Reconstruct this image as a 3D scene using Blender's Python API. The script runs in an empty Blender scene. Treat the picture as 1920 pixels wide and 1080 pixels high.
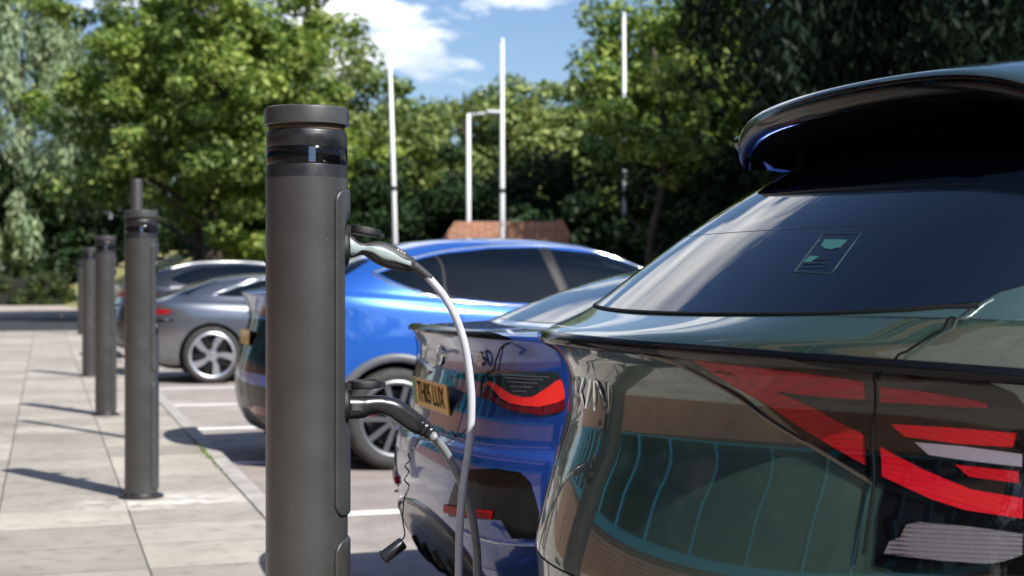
import bpy, bmesh, math, random
import numpy as np
from mathutils import Vector, Matrix
PI = math.pi
random.seed(7); rng = np.random.default_rng(7)
C = bpy.data.collections.new("scene"); bpy.context.scene.collection.children.link(C)
ROAD = -0.08

# ------------------------------------------------------------------ materials
MATS = {}
def mat(name, col=(.5,.5,.5), rough=.5, metal=0.0, coat=0.0, coat_rough=.03, spec=.5, emit=None, bump=None, noise=None, flake=False, transl=0):
    if name in MATS: return MATS[name]
    m = bpy.data.materials.new(name); m.use_nodes = True
    nt = m.node_tree; b = nt.nodes['Principled BSDF']
    b.inputs['Base Color'].default_value = (*col, 1); b.inputs['Roughness'].default_value = rough
    b.inputs['Metallic'].default_value = metal; b.inputs['Coat Weight'].default_value = coat
    b.inputs['Coat Roughness'].default_value = coat_rough; b.inputs['Coat IOR'].default_value = 1.9 if flake else 1.5; b.inputs['Specular IOR Level'].default_value = spec
    tc = nt.nodes.new('ShaderNodeTexCoord')
    if emit:
        b.inputs['Emission Color'].default_value = (*emit[0], 1); b.inputs['Emission Strength'].default_value = emit[1]
    if noise:                                   # (scale, amount, roughness amount)
        n = nt.nodes.new('ShaderNodeTexNoise'); n.inputs['Scale'].default_value = noise[0]; n.inputs['Detail'].default_value = 6
        nt.links.new(tc.outputs['Object'], n.inputs['Vector'])
        r = nt.nodes.new('ShaderNodeMapRange'); r.inputs[1].default_value=.3; r.inputs[2].default_value=.7
        r.inputs[3].default_value = 1-noise[1]; r.inputs[4].default_value = 1+noise[1]
        nt.links.new(n.outputs['Fac'], r.inputs[0])
        mx = nt.nodes.new('ShaderNodeVectorMath'); mx.operation='SCALE'; mx.inputs[0].default_value = col
        nt.links.new(r.outputs[0], mx.inputs['Scale']); nt.links.new(mx.outputs[0], b.inputs['Base Color'])
        if len(noise) > 2:
            r2 = nt.nodes.new('ShaderNodeMapRange'); r2.inputs[1].default_value=.3; r2.inputs[2].default_value=.7
            r2.inputs[3].default_value = max(0, rough-noise[2]); r2.inputs[4].default_value = rough+noise[2]
            nt.links.new(n.outputs['Fac'], r2.inputs[0]); nt.links.new(r2.outputs[0], b.inputs['Roughness'])
    if bump:                                    # (scale, strength, distance)
        n = nt.nodes.new('ShaderNodeTexNoise'); n.inputs['Scale'].default_value = bump[0]; n.inputs['Detail'].default_value = 3
        nt.links.new(tc.outputs['Object'], n.inputs['Vector'])
        bp = nt.nodes.new('ShaderNodeBump'); bp.inputs['Strength'].default_value = bump[1]; bp.inputs['Distance'].default_value = bump[2]
        nt.links.new(n.outputs['Fac'], bp.inputs['Height']); nt.links.new(bp.outputs[0], b.inputs['Normal'])
    if flake:
        v = nt.nodes.new('ShaderNodeTexVoronoi'); v.inputs['Scale'].default_value = 1400
        nt.links.new(tc.outputs['Object'], v.inputs['Vector'])
        r = nt.nodes.new('ShaderNodeMapRange'); r.inputs[3].default_value=.75; r.inputs[4].default_value=1.35
        nt.links.new(v.outputs['Color'], r.inputs[0])
        mx = nt.nodes.new('ShaderNodeVectorMath'); mx.operation='SCALE'; mx.inputs[0].default_value = col
        nt.links.new(r.outputs[0], mx.inputs['Scale']); nt.links.new(mx.outputs[0], b.inputs['Base Color'])
    MATS[name] = m; return m

BL = mat('black_plastic', (.012,.012,.013), .38, bump=(900,.25,.0006))
GLOSS = mat('gloss_black', (.0025,.0025,.003), .09, coat=0, spec=.25)
MATTE = mat('matte_black', (.004,.004,.004), .85, spec=.08)
GLOSSE = mat('gloss_edge', (.004,.004,.006), .05, spec=1.0)
RUBBER = mat('tyre_rubber', (.028,.027,.026), .75, noise=(14,.35))
ALLOY = mat('alloy', (.62,.63,.65), .28, metal=1)
ALLOYD = mat('dark_alloy', (.008,.008,.009), .35, spec=.3)
ALLOYG = mat('grey_alloy', (.16,.165,.18), .38, metal=.8)
GLASS_S = mat('side_glass', (.002,.004,.007), .03, spec=.42)
CHROME = mat('chrome', (.75,.76,.78), .08, metal=1)
GLASS = mat('tinted_glass', (.002,.004,.008), .015, coat=0, spec=.85)
DISC = mat('brake_disc', (.06,.06,.06), .45, metal=.8)
CALI = mat('red_caliper', (.55,.01,.01), .3, coat=1)
UNDER = mat('wheel_well', (.006,.006,.006), .9)
REDL = mat('red_lens', (.38,.003,.009), .4, coat=0, spec=.2)
REDD = mat('dark_red_lens', (.12,.004,.006), .1, coat=1)
REDP = mat('pale_red_lens', (.50,.12,.09), .2, coat=1)
REDB = mat('bright_red_lens', (.85,.03,.02), .18, coat=1)
REDB2 = mat('vivid_red_lens', (.46,.004,.012), .4, coat=0, spec=.2)
CLEAR2 = mat('ribbed_clear_lens', (.50,.52,.58), .16, metal=.75)
def rib_bump(m, sc):
    nt = m.node_tree; w_ = nt.nodes.new('ShaderNodeTexWave'); w_.bands_direction = 'Z'; w_.inputs['Scale'].default_value = sc; w_.inputs['Distortion'].default_value = .6
    tc = nt.nodes.new('ShaderNodeTexCoord'); nt.links.new(tc.outputs['Object'], w_.inputs['Vector'])
    bp = nt.nodes.new('ShaderNodeBump'); bp.inputs['Distance'].default_value = .012; bp.inputs['Strength'].default_value = 1
    nt.links.new(w_.outputs['Fac'], bp.inputs['Height']); nt.links.new(bp.outputs[0], nt.nodes['Principled BSDF'].inputs['Normal'])
rib_bump(CLEAR2, 42)
def cover_mat():
    m = bpy.data.materials.new('lens_cover'); m.use_nodes = True; nt = m.node_tree; nt.nodes.remove(nt.nodes['Principled BSDF'])
    t = nt.nodes.new('ShaderNodeBsdfTransparent'); t.inputs[0].default_value = (.93,.90,.90,1)
    g = nt.nodes.new('ShaderNodeBsdfGlossy'); g.inputs['Roughness'].default_value = .03
    lw = nt.nodes.new('ShaderNodeLayerWeight'); lw.inputs[0].default_value = .5
    pw = nt.nodes.new('ShaderNodeMath'); pw.operation = 'POWER'; pw.inputs[1].default_value = 4; nt.links.new(lw.outputs['Facing'], pw.inputs[0])
    f = nt.nodes.new('ShaderNodeMath'); f.operation = 'MULTIPLY_ADD'; f.inputs[1].default_value = .9; f.inputs[2].default_value = .045; nt.links.new(pw.outputs[0], f.inputs[0])
    x = nt.nodes.new('ShaderNodeMixShader')
    nt.links.new(f.outputs[0], x.inputs[0]); nt.links.new(t.outputs[0], x.inputs[1]); nt.links.new(g.outputs[0], x.inputs[2])
    nt.links.new(x.outputs[0], nt.nodes['Material Output'].inputs['Surface']); return m
COVER = cover_mat()
def stripe(m, sc, lo, direction='Z'):
    nt = m.node_tree; b = nt.nodes['Principled BSDF']; c = list(b.inputs['Base Color'].default_value)
    w_ = nt.nodes.new('ShaderNodeTexWave'); w_.bands_direction = direction; w_.inputs['Scale'].default_value = sc; w_.inputs['Distortion'].default_value = .3
    tc = nt.nodes.new('ShaderNodeTexCoord'); nt.links.new(tc.outputs['Object'], w_.inputs['Vector'])
    r = nt.nodes.new('ShaderNodeMapRange'); r.inputs[3].default_value = lo; nt.links.new(w_.outputs['Fac'], r.inputs[0])
    v = nt.nodes.new('ShaderNodeVectorMath'); v.operation = 'SCALE'; v.inputs[0].default_value = c[:3]
    nt.links.new(r.outputs[0], v.inputs['Scale']); nt.links.new(v.outputs[0], b.inputs['Base Color'])
stripe(REDL, 60, .72, 'DIAGONAL'); stripe(REDB2, 50, .8, 'DIAGONAL')
SMOKE = mat('smoked_lens', (.02,.022,.025), .07, coat=1)
CLEAR = mat('clear_lens', (.27,.26,.31), .3, metal=.3)
PLATE_Y = mat('plate_yellow', (.72,.36,.015), .4, coat=.4)
PLATE_G = mat('plate_green', (.02,.28,.05), .4, coat=.4)
BLACKP = mat('black_print', (.004,.004,.004), .7, spec=.15)
WHITEP = mat('white_print', (.75,.75,.74), .5)

# ------------------------------------------------------------------ object helpers
def link(o): C.objects.link(o); return o
def mesh_obj(name, verts, faces, m, parent=None, smooth=True, mats=None, fm=None):
    me = bpy.data.meshes.new(name); me.from_pydata([tuple(map(float,v)) for v in verts], [], faces)
    for x in (mats or [m]): me.materials.append(x)
    if fm is not None: me.polygons.foreach_set('material_index', fm)
    if smooth: me.polygons.foreach_set('use_smooth', [True]*len(me.polygons))
    me.update(); o = link(bpy.data.objects.new(name, me))
    if parent: o.parent = parent
    return o
def bm_obj(name, bm, m, parent=None, smooth=False, angle=None):
    me = bpy.data.meshes.new(name); bm.normal_update(); bm.to_mesh(me); bm.free()
    for x in (m if isinstance(m, list) else [m]): me.materials.append(x)
    if smooth: me.polygons.foreach_set('use_smooth', [True]*len(me.polygons))
    if angle: me.set_sharp_from_angle(angle=math.radians(angle))
    o = link(bpy.data.objects.new(name, me))
    if parent: o.parent = parent
    return o
def tag(o, label=None, cat=None, group=None, kind=None):
    if label: o['label'] = label
    if cat: o['category'] = cat
    if group: o['group'] = group
    if kind: o['kind'] = kind
    return o
def thing(name, loc, label, cat, group=None):
    o = link(bpy.data.objects.new(name, None)); o.location = loc; o.empty_display_size = .2
    return tag(o, label, cat, group)
def structure(o): o['kind'] = 'structure'; return o
def copy_tree(o, parent=None):
    c = o.copy(); C.objects.link(c)
    if parent: c.parent = parent
    for ch in [x for x in C.objects if x.parent == o]: copy_tree(ch, c)
    return c
def box_bm(bm, cx, cy, cz, sx, sy, sz, bev=0, rot=None):
    r = bmesh.ops.create_cube(bm, size=1)
    vs = r['verts']; bmesh.ops.scale(bm, vec=(sx,sy,sz), verts=vs)
    if bev:
        es = list({e for v in vs for e in v.link_edges})
        g = bmesh.ops.bevel(bm, geom=es, offset=bev, segments=3, affect='EDGES', profile=.5)
        vs = list({v for f in g['faces'] for v in f.verts} | {v for v in vs if v.is_valid})
    if rot is not None: bmesh.ops.rotate(bm, cent=(0,0,0), matrix=rot, verts=vs)
    bmesh.ops.translate(bm, vec=(cx,cy,cz), verts=vs)
def catmull(P, per=6, closed=False):
    P = np.array(P, float); n = len(P); out = []
    rngi = range(n if closed else n-1)
    for i in rngi:
        if closed: a,b,c,d = P[(i-1)%n],P[i],P[(i+1)%n],P[(i+2)%n]
        else: a,b,c,d = P[max(i-1,0)],P[i],P[i+1],P[min(i+2,n-1)]
        for k in range(per):
            t = k/per
            out.append(.5*((2*b)+(-a+c)*t+(2*a-5*b+4*c-d)*t*t+(-a+3*b-3*c+d)*t**3))
    if not closed: out.append(P[-1])
    return np.array(out)
def tube(path, radii, seg=14, cap=True, up=(0,0,1)):
    """verts, faces of a tube; radii: scalar, list, or list of (side, vertical)"""
    P = np.array(path, float); n = len(P)
    if np.isscalar(radii): radii = [radii]*n
    T = np.gradient(P, axis=0); T /= np.linalg.norm(T, axis=1)[:,None]+1e-12
    V, F = [], []
    N = np.cross(T[0], up)
    if np.linalg.norm(N) < 1e-3: N = np.cross(T[0], (1,0,0))
    N /= np.linalg.norm(N)
    for i in range(n):
        N = N - T[i]*np.dot(N, T[i]); N /= np.linalg.norm(N); B = np.cross(N, T[i])
        r = radii[i]; a, b = (r, r) if np.isscalar(r) else r
        for k in range(seg):
            t = 2*PI*k/seg; V.append(P[i]+N*a*math.cos(t)+B*b*math.sin(t))
    for i in range(n-1):
        for k in range(seg):
            F.append((i*seg+k, i*seg+(k+1)%seg, (i+1)*seg+(k+1)%seg, (i+1)*seg+k))
    if cap: F.append(tuple(range(seg))[::-1]); F.append(tuple((n-1)*seg+k for k in range(seg)))
    return V, F
def tube_obj(name, path, radii, m, parent=None, seg=14, up=(0,0,1)):
    V, F = tube(path, radii, seg, up=up); return mesh_obj(name, V, F, m, parent)
def lathe(prof, seg=64, axis='z', cap0=False, cap1=False):
    """prof: (r, h) list"""
    V, F = [], []
    for r, h in prof:
        for k in range(seg):
            t = 2*PI*k/seg; a, b = r*math.cos(t), r*math.sin(t)
            V.append((a,b,h) if axis=='z' else (a,h,b))
    for i in range(len(prof)-1):
        for k in range(seg): F.append((i*seg+k, i*seg+(k+1)%seg, (i+1)*seg+(k+1)%seg, (i+1)*seg+k))
    if cap0: F.append(tuple(range(seg))[::-1])
    if cap1: F.append(tuple((len(prof)-1)*seg+k for k in range(seg)))
    if axis=='y': F = [f[::-1] for f in F]
    return V, F
def join(parts):
    V, F = [], []
    for v, f in parts:
        o = len(V); V += [tuple(x) for x in v]; F += [tuple(i+o for i in q) for q in f]
    return V, F
def poly_extrude(pts, axis, d0, d1):
    """prism: pts 2D; axis 'y' -> (x,z) polygon between y=d0,d1 ; 'x' -> (y,z)"""
    n = len(pts); f = (lambda p,d:(p[0],d,p[1])) if axis=='y' else (lambda p,d:(d,p[0],p[1])) if axis=='x' else (lambda p,d:(p[0],p[1],d))
    V = [f(p,d0) for p in pts]+[f(p,d1) for p in pts]
    F = [tuple(range(n)), tuple(range(2*n-1,n-1,-1))]+[(i,i+n,(i+1)%n+n,(i+1)%n) for i in range(n)]
    return V, F
def fix_normals(o):
    bm = bmesh.new(); bm.from_mesh(o.data); bmesh.ops.recalc_face_normals(bm, faces=bm.faces); bm.to_mesh(o.data); bm.free(); return o
def text_mesh(body, size, m, parent, mtx, name='lettering', extrude=.0015, bold=0, sx=1, align='CENTER'):
    cu = bpy.data.curves.new('txt', 'FONT'); cu.body = body; cu.size = size; cu.extrude = extrude
    cu.align_x = align; cu.align_y = 'CENTER'; cu.offset = bold; cu.resolution_u = 3
    ob = bpy.data.objects.new('txt', cu); C.objects.link(ob)
    dg = bpy.context.evaluated_depsgraph_get(); dg.update()
    me = bpy.data.meshes.new_from_object(ob.evaluated_get(dg)); bpy.data.objects.remove(ob)
    me.transform(Matrix.Diagonal((sx,1,1,1))); me.transform(mtx); me.materials.clear(); me.materials.append(m); me.name = name
    o = link(bpy.data.objects.new(name, me))
    if parent: o.parent = parent
    return o

# --- SURF ---------------------------------------------------------------- car surface: plan-view slices lofted upwards
class Surf:
    """rows: (xr, zr, xf, zf, W, kr, n, zc[, kf])"""
    def __init__(s, rows):
        s.R = np.array([list(r)+[.12]*(9-len(r)) for r in rows], float); s.n = len(rows)
    def row(s, v):
        v = min(max(v, 0), s.n-1); i = min(int(v), s.n-2); t = v-i
        P = s.R; a,b,c,d = P[max(i-1,0)],P[i],P[i+1],P[min(i+2,s.n-1)]
        # monotone-ish: tension .5
        return .5*((2*b)+(-a+c)*t+(2*a-5*b+4*c-d)*t*t+(-a+3*b-3*c+d)*t**3)*.75 + .25*(b+(c-b)*t)
    def __call__(s, a, v):
        xr,zr,xf,zf,W,kr,n,zc,kf = s.row(v)
        a = (a+PI)%(2*PI)-PI; sg = -1 if a < 0 else 1; al = abs(a)
        c, q = math.cos(al), math.sin(al)
        r = (abs(c)**n+abs(q)**n)**(-1/n); ux, uy = -r*c, r*q
        L = (xf-xr)/2; y = W*uy
        x = (xf+xr)/2+L*ux + kr*y*y*max(0,-ux) - kf*y*y*max(0,ux)
        z = zr+(zf-zr)*(ux+1)/2+zc*y*y
        return np.array((x, sg*y, z))
    seg = 26; per = 4
    def grid(s, a, v):
        """the point of the tessellated body (so that patches lie flush on it)"""
        da, dv = PI/4/s.seg, 1/s.per
        if not hasattr(s, 'gc'): s.gc = {}
        i, j = math.floor(a/da+1e-7), min(math.floor(v/dv+1e-7), (s.n-1)*s.per-1)
        def g(i, j):
            if (i,j) not in s.gc: s.gc[(i,j)] = s(i*da, j*dv)
            return s.gc[(i,j)]
        f, h = a/da-i, v/dv-j
        return (g(i,j)*(1-f)+g(i+1,j)*f)*(1-h)+(g(i,j+1)*(1-f)+g(i+1,j+1)*f)*h
    def normal(s, a, v, e=1e-3):
        du = s(a+e, v)-s(a-e, v); dv = s(a, min(v+e,s.n-1))-s(a, max(v-e,0))
        n = np.cross(du, dv); l = np.linalg.norm(n)
        if l < 1e-12: return np.array((0,0,1.))
        n /= l
        # outward: with a increasing (rear -> +y side) and v up
        return -n if np.dot(n, s(a,v)-np.array((s.R[:,2].max()/2,0,.7)))<0 else n
    def inv(s, target, cols, a0, v0, it=30):
        """find (a,v) with S[cols]==target by damped Newton"""
        a, v = a0, v0; e = 1e-4
        for _ in range(it):
            p = s(a,v)[cols]; r = np.array(target)-p
            J = np.column_stack(((s(a+e,v)[cols]-p)/e, (s(a,v+e)[cols]-p)/e if v < s.n-1-2*e else (p-s(a,v-e)[cols])/e))
            try: d = np.linalg.solve(J, r)
            except Exception: break
            m = max(abs(d[0])/.15, abs(d[1])/.7, 1); a += d[0]/m; v += d[1]/m
            v = min(max(v,0), s.n-1.001)
            if abs(r).max() < 1e-5: break
        return a, v
    def table(s):
        if not hasattr(s, 'tb'):
            A = np.linspace(.02, PI-.02, 100); Vv = np.linspace(0, s.n-1.01, 5*s.n)
            s.tb = [(a, v, s(a,v)) for a in A for v in Vv]
            s.tp = np.array([t[2] for t in s.tb]); s.ta = np.array([t[0] for t in s.tb]); s.tv = np.array([t[1] for t in s.tb])
        return s.tb
    def side(s, x, z, sg=-1):
        s.table(); m = (s.ta > .55) & (s.ta < PI-.5)
        d = (s.tp[:,0]-x)**2+(s.tp[:,2]-z)**2+np.where(m,0,9)
        i = int(d.argmin()); a, v = s.inv((x,z), [0,2], s.ta[i], s.tv[i]); return sg*min(max(a,.6),2.42), v
    def rear(s, y, z, vmin=0):
        s.table(); m = (s.ta < 1.0) & (s.tv >= vmin)
        d = (s.tp[:,1]-abs(y))**2+(s.tp[:,2]-z)**2+np.where(m,0,9)
        i = int(d.argmin()); a, v = s.inv((abs(y),z), [1,2], s.ta[i], s.tv[i]); return (a if y >= 0 else -a), v
    def front(s, y, z):
        s.table(); m = (s.ta > PI-1.0)
        d = (s.tp[:,1]-abs(y))**2+(s.tp[:,2]-z)**2+np.where(m,0,9)
        i = int(d.argmin()); a, v = s.inv((abs(y),z), [1,2], s.ta[i], s.tv[i]); a = min(max(a, 2.5), PI); return (a if y >= 0 else 2*PI-a), v
# --- ENDSURF

def body_mesh(S, parent, m,  black_rows=0, wells=(), wr=.38, wx=.3, low=None, name='body'):
    al = []; seg, per = S.seg, S.per
    for k in range(seg): al.append(k/seg*PI/4)
    for k in range(seg*2): al.append(PI/4+k/(seg*2)*PI/2)
    for k in range(seg+1): al.append(3*PI/4+k/seg*PI/4)
    al = al + [-x for x in al[-2:0:-1]]
    n = len(al); vs = []
    lev = [i/per for i in range((S.n-1)*per+1)]
    for v in lev:
        for a in al: vs.append(S(a, v))
    fs, fm = [], []
    for i in range(len(lev)-1):
        for k in range(n):
            fs.append((i*n+k, (i+1)*n+k, (i+1)*n+(k+1)%n, i*n+(k+1)%n)); fm.append(1 if lev[i] < black_rows else 0)
    fs.append(tuple(range(n))); fm.append(1)
    fs.append(tuple((len(lev)-1)*n+k for k in range(n))[::-1]); fm.append(0)
    o = mesh_obj(name, vs, fs, m, parent, mats=[m, low or BL, UNDER], fm=fm)
    fix_normals(o)
    if wells:
        parts = []
        for (x, z, r) in wells:
            for sg in (-1, 1):
                V, F = lathe([(r, -.16), (r, .16)], 48, 'y', True, True)
                parts.append(([(p[0]+x, p[1]+sg*(wx+.16), p[2]+z) for p in V], F))
        V, F = join(parts)
        cut = fix_normals(mesh_obj('cutter', V, F, UNDER, None, smooth=False))
        cut.data.materials.clear()
        for x in (m, low or BL, UNDER): cut.data.materials.append(x)
        cut.data.polygons.foreach_set('material_index', [2]*len(cut.data.polygons))
        cut.parent = parent
        md = o.modifiers.new('w', 'BOOLEAN'); md.operation = 'DIFFERENCE'; md.object = cut; md.solver = 'EXACT'
        dg = bpy.context.evaluated_depsgraph_get(); dg.update()
        me = bpy.data.meshes.new_from_object(o.evaluated_get(dg)); o.modifiers.clear(); o.data = me; me.name = name
        me.set_sharp_from_angle(angle=math.radians(50))
        bpy.data.objects.remove(cut)
    return o

def patch(name, S, uv, m, parent, off=.003, smooth=False, depth=.006, per=6):
    da, dv = PI/4/S.seg, 1/S.per
    uv = [tuple(p) for p in uv]
    if smooth: uv = [tuple(p) for p in catmull(uv, per, True)]
    bm = bmesh.new()
    vs = [bm.verts.new((a*6, v, 0)) for a, v in uv]
    f = bm.faces.new(vs); bmesh.ops.triangulate(bm, faces=[f])
    A = [p[0]*6 for p in uv]; V = [p[1] for p in uv]
    x = math.floor(min(A)/(da*6))*da*6
    while x < max(A):
        bmesh.ops.bisect_plane(bm, geom=bm.verts[:]+bm.edges[:]+bm.faces[:], plane_co=(x,0,0), plane_no=(1,0,0)); x += da*6
    y = math.floor(min(V)/dv)*dv
    while y < max(V):
        bmesh.ops.bisect_plane(bm, geom=bm.verts[:]+bm.edges[:]+bm.faces[:], plane_co=(0,y,0), plane_no=(0,1,0)); y += dv
    bmesh.ops.remove_doubles(bm, verts=bm.verts, dist=1e-5)
    bnd = [e for e in bm.edges if e.is_boundary]
    P = {v: (S.grid(v.co.x/6, v.co.y), S.normal(v.co.x/6, v.co.y)) for v in bm.verts}
    g = bmesh.ops.extrude_edge_only(bm, edges=bnd)
    nv = [x for x in g['geom'] if isinstance(x, bmesh.types.BMVert)]
    for v in nv:
        p, n = S.grid(v.co.x/6, v.co.y), S.normal(v.co.x/6, v.co.y); v.co = Vector(p+n*(off-depth))
    for v, (p, n) in P.items(): v.co = Vector(p+n*off)
    bmesh.ops.recalc_face_normals(bm, faces=bm.faces)
    # orientation check
    f0 = max(bm.faces, key=lambda f: f.calc_area()); c = np.array(f0.calc_center_median())
    ref = list(P.values()); nn = min(ref, key=lambda q: np.linalg.norm(q[0]-c))[1]
    f0.normal_update()
    if np.dot(np.array(f0.normal), nn) < 0: bmesh.ops.reverse_faces(bm, faces=bm.faces)
    o = bm_obj(name, bm, m, parent, smooth=True, angle=50); return o

def ribbon(name, S, uv, w, m, parent, off=.001, per=8, thick=.002, smooth=True):
    uv = catmull(uv, per) if smooth else np.vstack([np.column_stack((np.linspace(a[0],b[0],per,endpoint=False),np.linspace(a[1],b[1],per,endpoint=False))) for a,b in zip(uv[:-1],uv[1:])]+[uv[-1]])
    P = np.array([S.grid(a,v) for a,v in uv]); N = np.array([S.normal(a,v) for a,v in uv])
    T = np.gradient(P, axis=0); T /= np.linalg.norm(T,axis=1)[:,None]+1e-9
    B = np.cross(N,T); B /= np.linalg.norm(B,axis=1)[:,None]+1e-9
    V, F = [], []
    for p,n,b in zip(P,N,B):
        V += [p+b*w/2+n*(off-thick), p+b*w/2*.7+n*off, p-b*w/2*.7+n*off, p-b*w/2+n*(off-thick)]
    for i in range(len(P)-1):
        for k in range(3): F.append((i*4+k, i*4+k+1, i*4+k+5, i*4+k+4))
    return mesh_obj(name, V, F, m, parent)

def make_wheel(parent, x, y, z, R, side, style, caliper=None, width=.24, phase=0):
    """side=-1: outer face towards -y"""
    rr = R*(.80 if style == 'blade' else .76)
    o = -1  # profile built with outer face at y=-w/2
    w = width
    prof = [(rr-.02,-w/2+.03),(rr-.004,-w/2+.006),(rr+.008,-w/2),(rr+.03,-w/2-.004),(R-.035,-w/2-.002),(R-.012,-w/2+.012),(R,-w/2+.035),(R+.001,0),(R,w/2-.035),(R-.015,w/2-.01),(rr+.01,w/2),(rr-.02,w/2-.03)]
    prof = [(a, b) for a, b in prof]
    def place(V): return [(p[0]+x, p[1]*(1 if side<0 else -1)+y, p[2]+z) for p in V]
    def obj(name, vf, m, par, smooth=True, mats=None, fm=None):
        V, F = vf; o_ = mesh_obj(name, place(V), F, m, par, smooth, mats, fm); fix_normals(o_); o_.data.set_sharp_from_angle(angle=math.radians(35)); return o_
    # hub barrel = the wheel part itself
    hub = obj('wheel', join([lathe([(rr-.02,-w/2+.03),(rr-.035,-w/2+.05),(rr-.05,0),(rr-.045,w/2-.03),(rr-.02,w/2-.02)],56,'y'),
                             lathe([(.001,w/4),(rr-.05,w/4)],56,'y')]), ALLOYD, parent)
    obj('tyre', lathe(prof, 72, 'y'), RUBBER, hub)
    obj('brake_disc', lathe([(.001,-.012),(rr*.72,-.012),(rr*.72,.012),(.001,.012)],48,'y'), DISC, hub)
    if caliper:
        a0 = PI*.88
        pts = [(rr*.76*math.cos(a0+t*.28), rr*.76*math.sin(a0+t*.28)) for t in np.linspace(-1,1,7)]+[(rr*.48*math.cos(a0+t*.28), rr*.48*math.sin(a0+t*.28)) for t in np.linspace(1,-1,7)]
        obj('brake_caliper', poly_extrude(pts,'y',-.05,.04), caliper, hub, False)
    # rim: lip + spokes
    lip = lathe([(rr+.004,-w/2+.004),(rr-.012,-w/2-.002),(rr-.03,-w/2+.004),(rr-.038,-w/2+.03)],72,'y')
    parts = [lip]; dark = []
    yo = -w/2+.012
    if style == 'blade':      # five broad silver blades over dark spokes
        for k in range(5):
            t = phase+2*PI*k/5
            pts = [(.055,-.016),(rr*.50,-.045),(rr-.03,-.10),(rr-.03,.005),(rr*.5,.030),(.06,.018)]
            pts = [(a*math.cos(t)-b*math.sin(t), a*math.sin(t)+b*math.cos(t)) for a,b in pts]
            parts.append(poly_extrude(pts,'y',yo-.006,yo+.03))
            t2 = t+PI/5
            pts = [(.03,-.022),(rr-.03,-.03),(rr-.03,.03),(.03,.022)]
            pts = [(a*math.cos(t2)-b*math.sin(t2), a*math.sin(t2)+b*math.cos(t2)) for a,b in pts]
            dark.append(poly_extrude(pts,'y',yo+.02,yo+.045))
    else:
        for k in range(style):
            t = phase+2*PI*k/style
            for sg in (-1,1):
                b0, b1 = sg*.016, sg*(.075 if style < 7 else .04)
                pts = [(.04,b0-.016),(rr-.03,b1-.022),(rr-.03,b1+.022),(.04,b0+.016)]
                pts = [(a*math.cos(t)-b*math.sin(t), a*math.sin(t)+b*math.cos(t)) for a,b in pts]
                parts.append(poly_extrude(pts,'y',yo,yo+.035))
    parts.append(lathe([(.001,yo-.01),(.03,yo-.01),(.036,yo),(.075,yo+.002),(.08,yo+.035),(.001,yo+.035)],32,'y'))
    V, F = join(parts+dark); fm = [0]*sum(len(p[1]) for p in parts)+[1]*sum(len(p[1]) for p in dark)
    rim = obj('rim', (V,F), ALLOY, hub, True, mats=[ALLOY if style == 'blade' else ALLOYG, ALLOYD], fm=fm)
    return hub

def plate_on(S, parent, reg, yc, z, green=True, w=.52, h=.111, tilt=0.06, back=.0, mdesc=None, two=''):
    a, v = S.rear(yc, z); p = S(a, v)
    x = p[0]-.012+back
    bm = bmesh.new(); R = Matrix.Rotation(tilt, 3, 'Y')
    box_bm(bm, x, yc, z, .008, w, h, .003, R)
    pl = bm_obj('number_plate', bm, PLATE_Y, parent)
    M = Matrix.Translation((x-.0052,yc,z)) @ Matrix.Rotation(tilt,4,'Y') @ Matrix(((0,0,-1,0),(-1,0,0,0),(0,1,0,0),(0,0,0,1)))
    if reg: text_mesh(reg, .112, BLACKP, pl, M @ Matrix.Translation((.018 if green else 0,0,0)), bold=.0004, sx=.80, name='lettering', extrude=.0008)
    if green:
        V, F = poly_extrude([(-w/2+.004,-h/2+.004),(-w/2+.044,-h/2+.004),(-w/2+.044,h/2-.004),(-w/2+.004,h/2-.004)],'z',0,.0008)
        V = [M @ Vector(q) for q in V]; mesh_obj('green_band', V, F, PLATE_G, pl, False)
    return pl

def mirror_a(uv): return [(-a, v) for a, v in uv]
def smirror(S, fn, pts, both=True): return [[fn(S, p, -1) for p in pts], [fn(S, p, 1) for p in pts]]

def car(name, loc, label, rows, paint, wheels, R, windows, rearglass, style=5, caliper=None, wphase=.3, low=None, black_rows=0, chrome=None, surround=None, door_lines=(), handles=(), W=.93, group=None, windscreen=None, fine=None):
    S = Surf(rows)
    if fine: S.seg, S.per = fine
    t = thing(name, loc, label, 'car', group)
    body = body_mesh(S, t, paint, wells=[(x, R, R+.045) for x in wheels], wx=W-.25, low=low, black_rows=black_rows)
    for x in wheels:
        for sg in (-1,1): make_wheel(t, x, sg*(W-.125), R, R, sg, style, caliper, phase=wphase)
    for sg in (-1,1):
        for wn in windows: patch('side_window', S, [S.side(x,z,sg) for x,z in wn], GLASS_S, t, off=.002, smooth=False)
        if surround: ribbon('window_trim', S, [S.side(x,z,sg) for x,z in surround[0]], surround[1], surround[2], t, off=.008, thick=.01)
        for dl in door_lines: ribbon('door_gap', S, [S.side(x,z,sg) for x,z in dl], .008, BLACKP, t, off=.0012, per=6)
        for (x0,z0) in handles:
            ribbon('door_handle', S, [S.side(x0+k*.05,z0-.004*k,sg) for k in range(5)], .026, paint, t, off=.018, thick=.02, per=3)
    if rearglass: patch('rear_window', S, [S.rear(y,z) for y,z in rearglass], GLASS, t, off=.002)
    if windscreen: patch('windscreen', S, [S.front(y,z) for y,z in windscreen], GLASS, t, off=.002)
    return S, t

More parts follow.
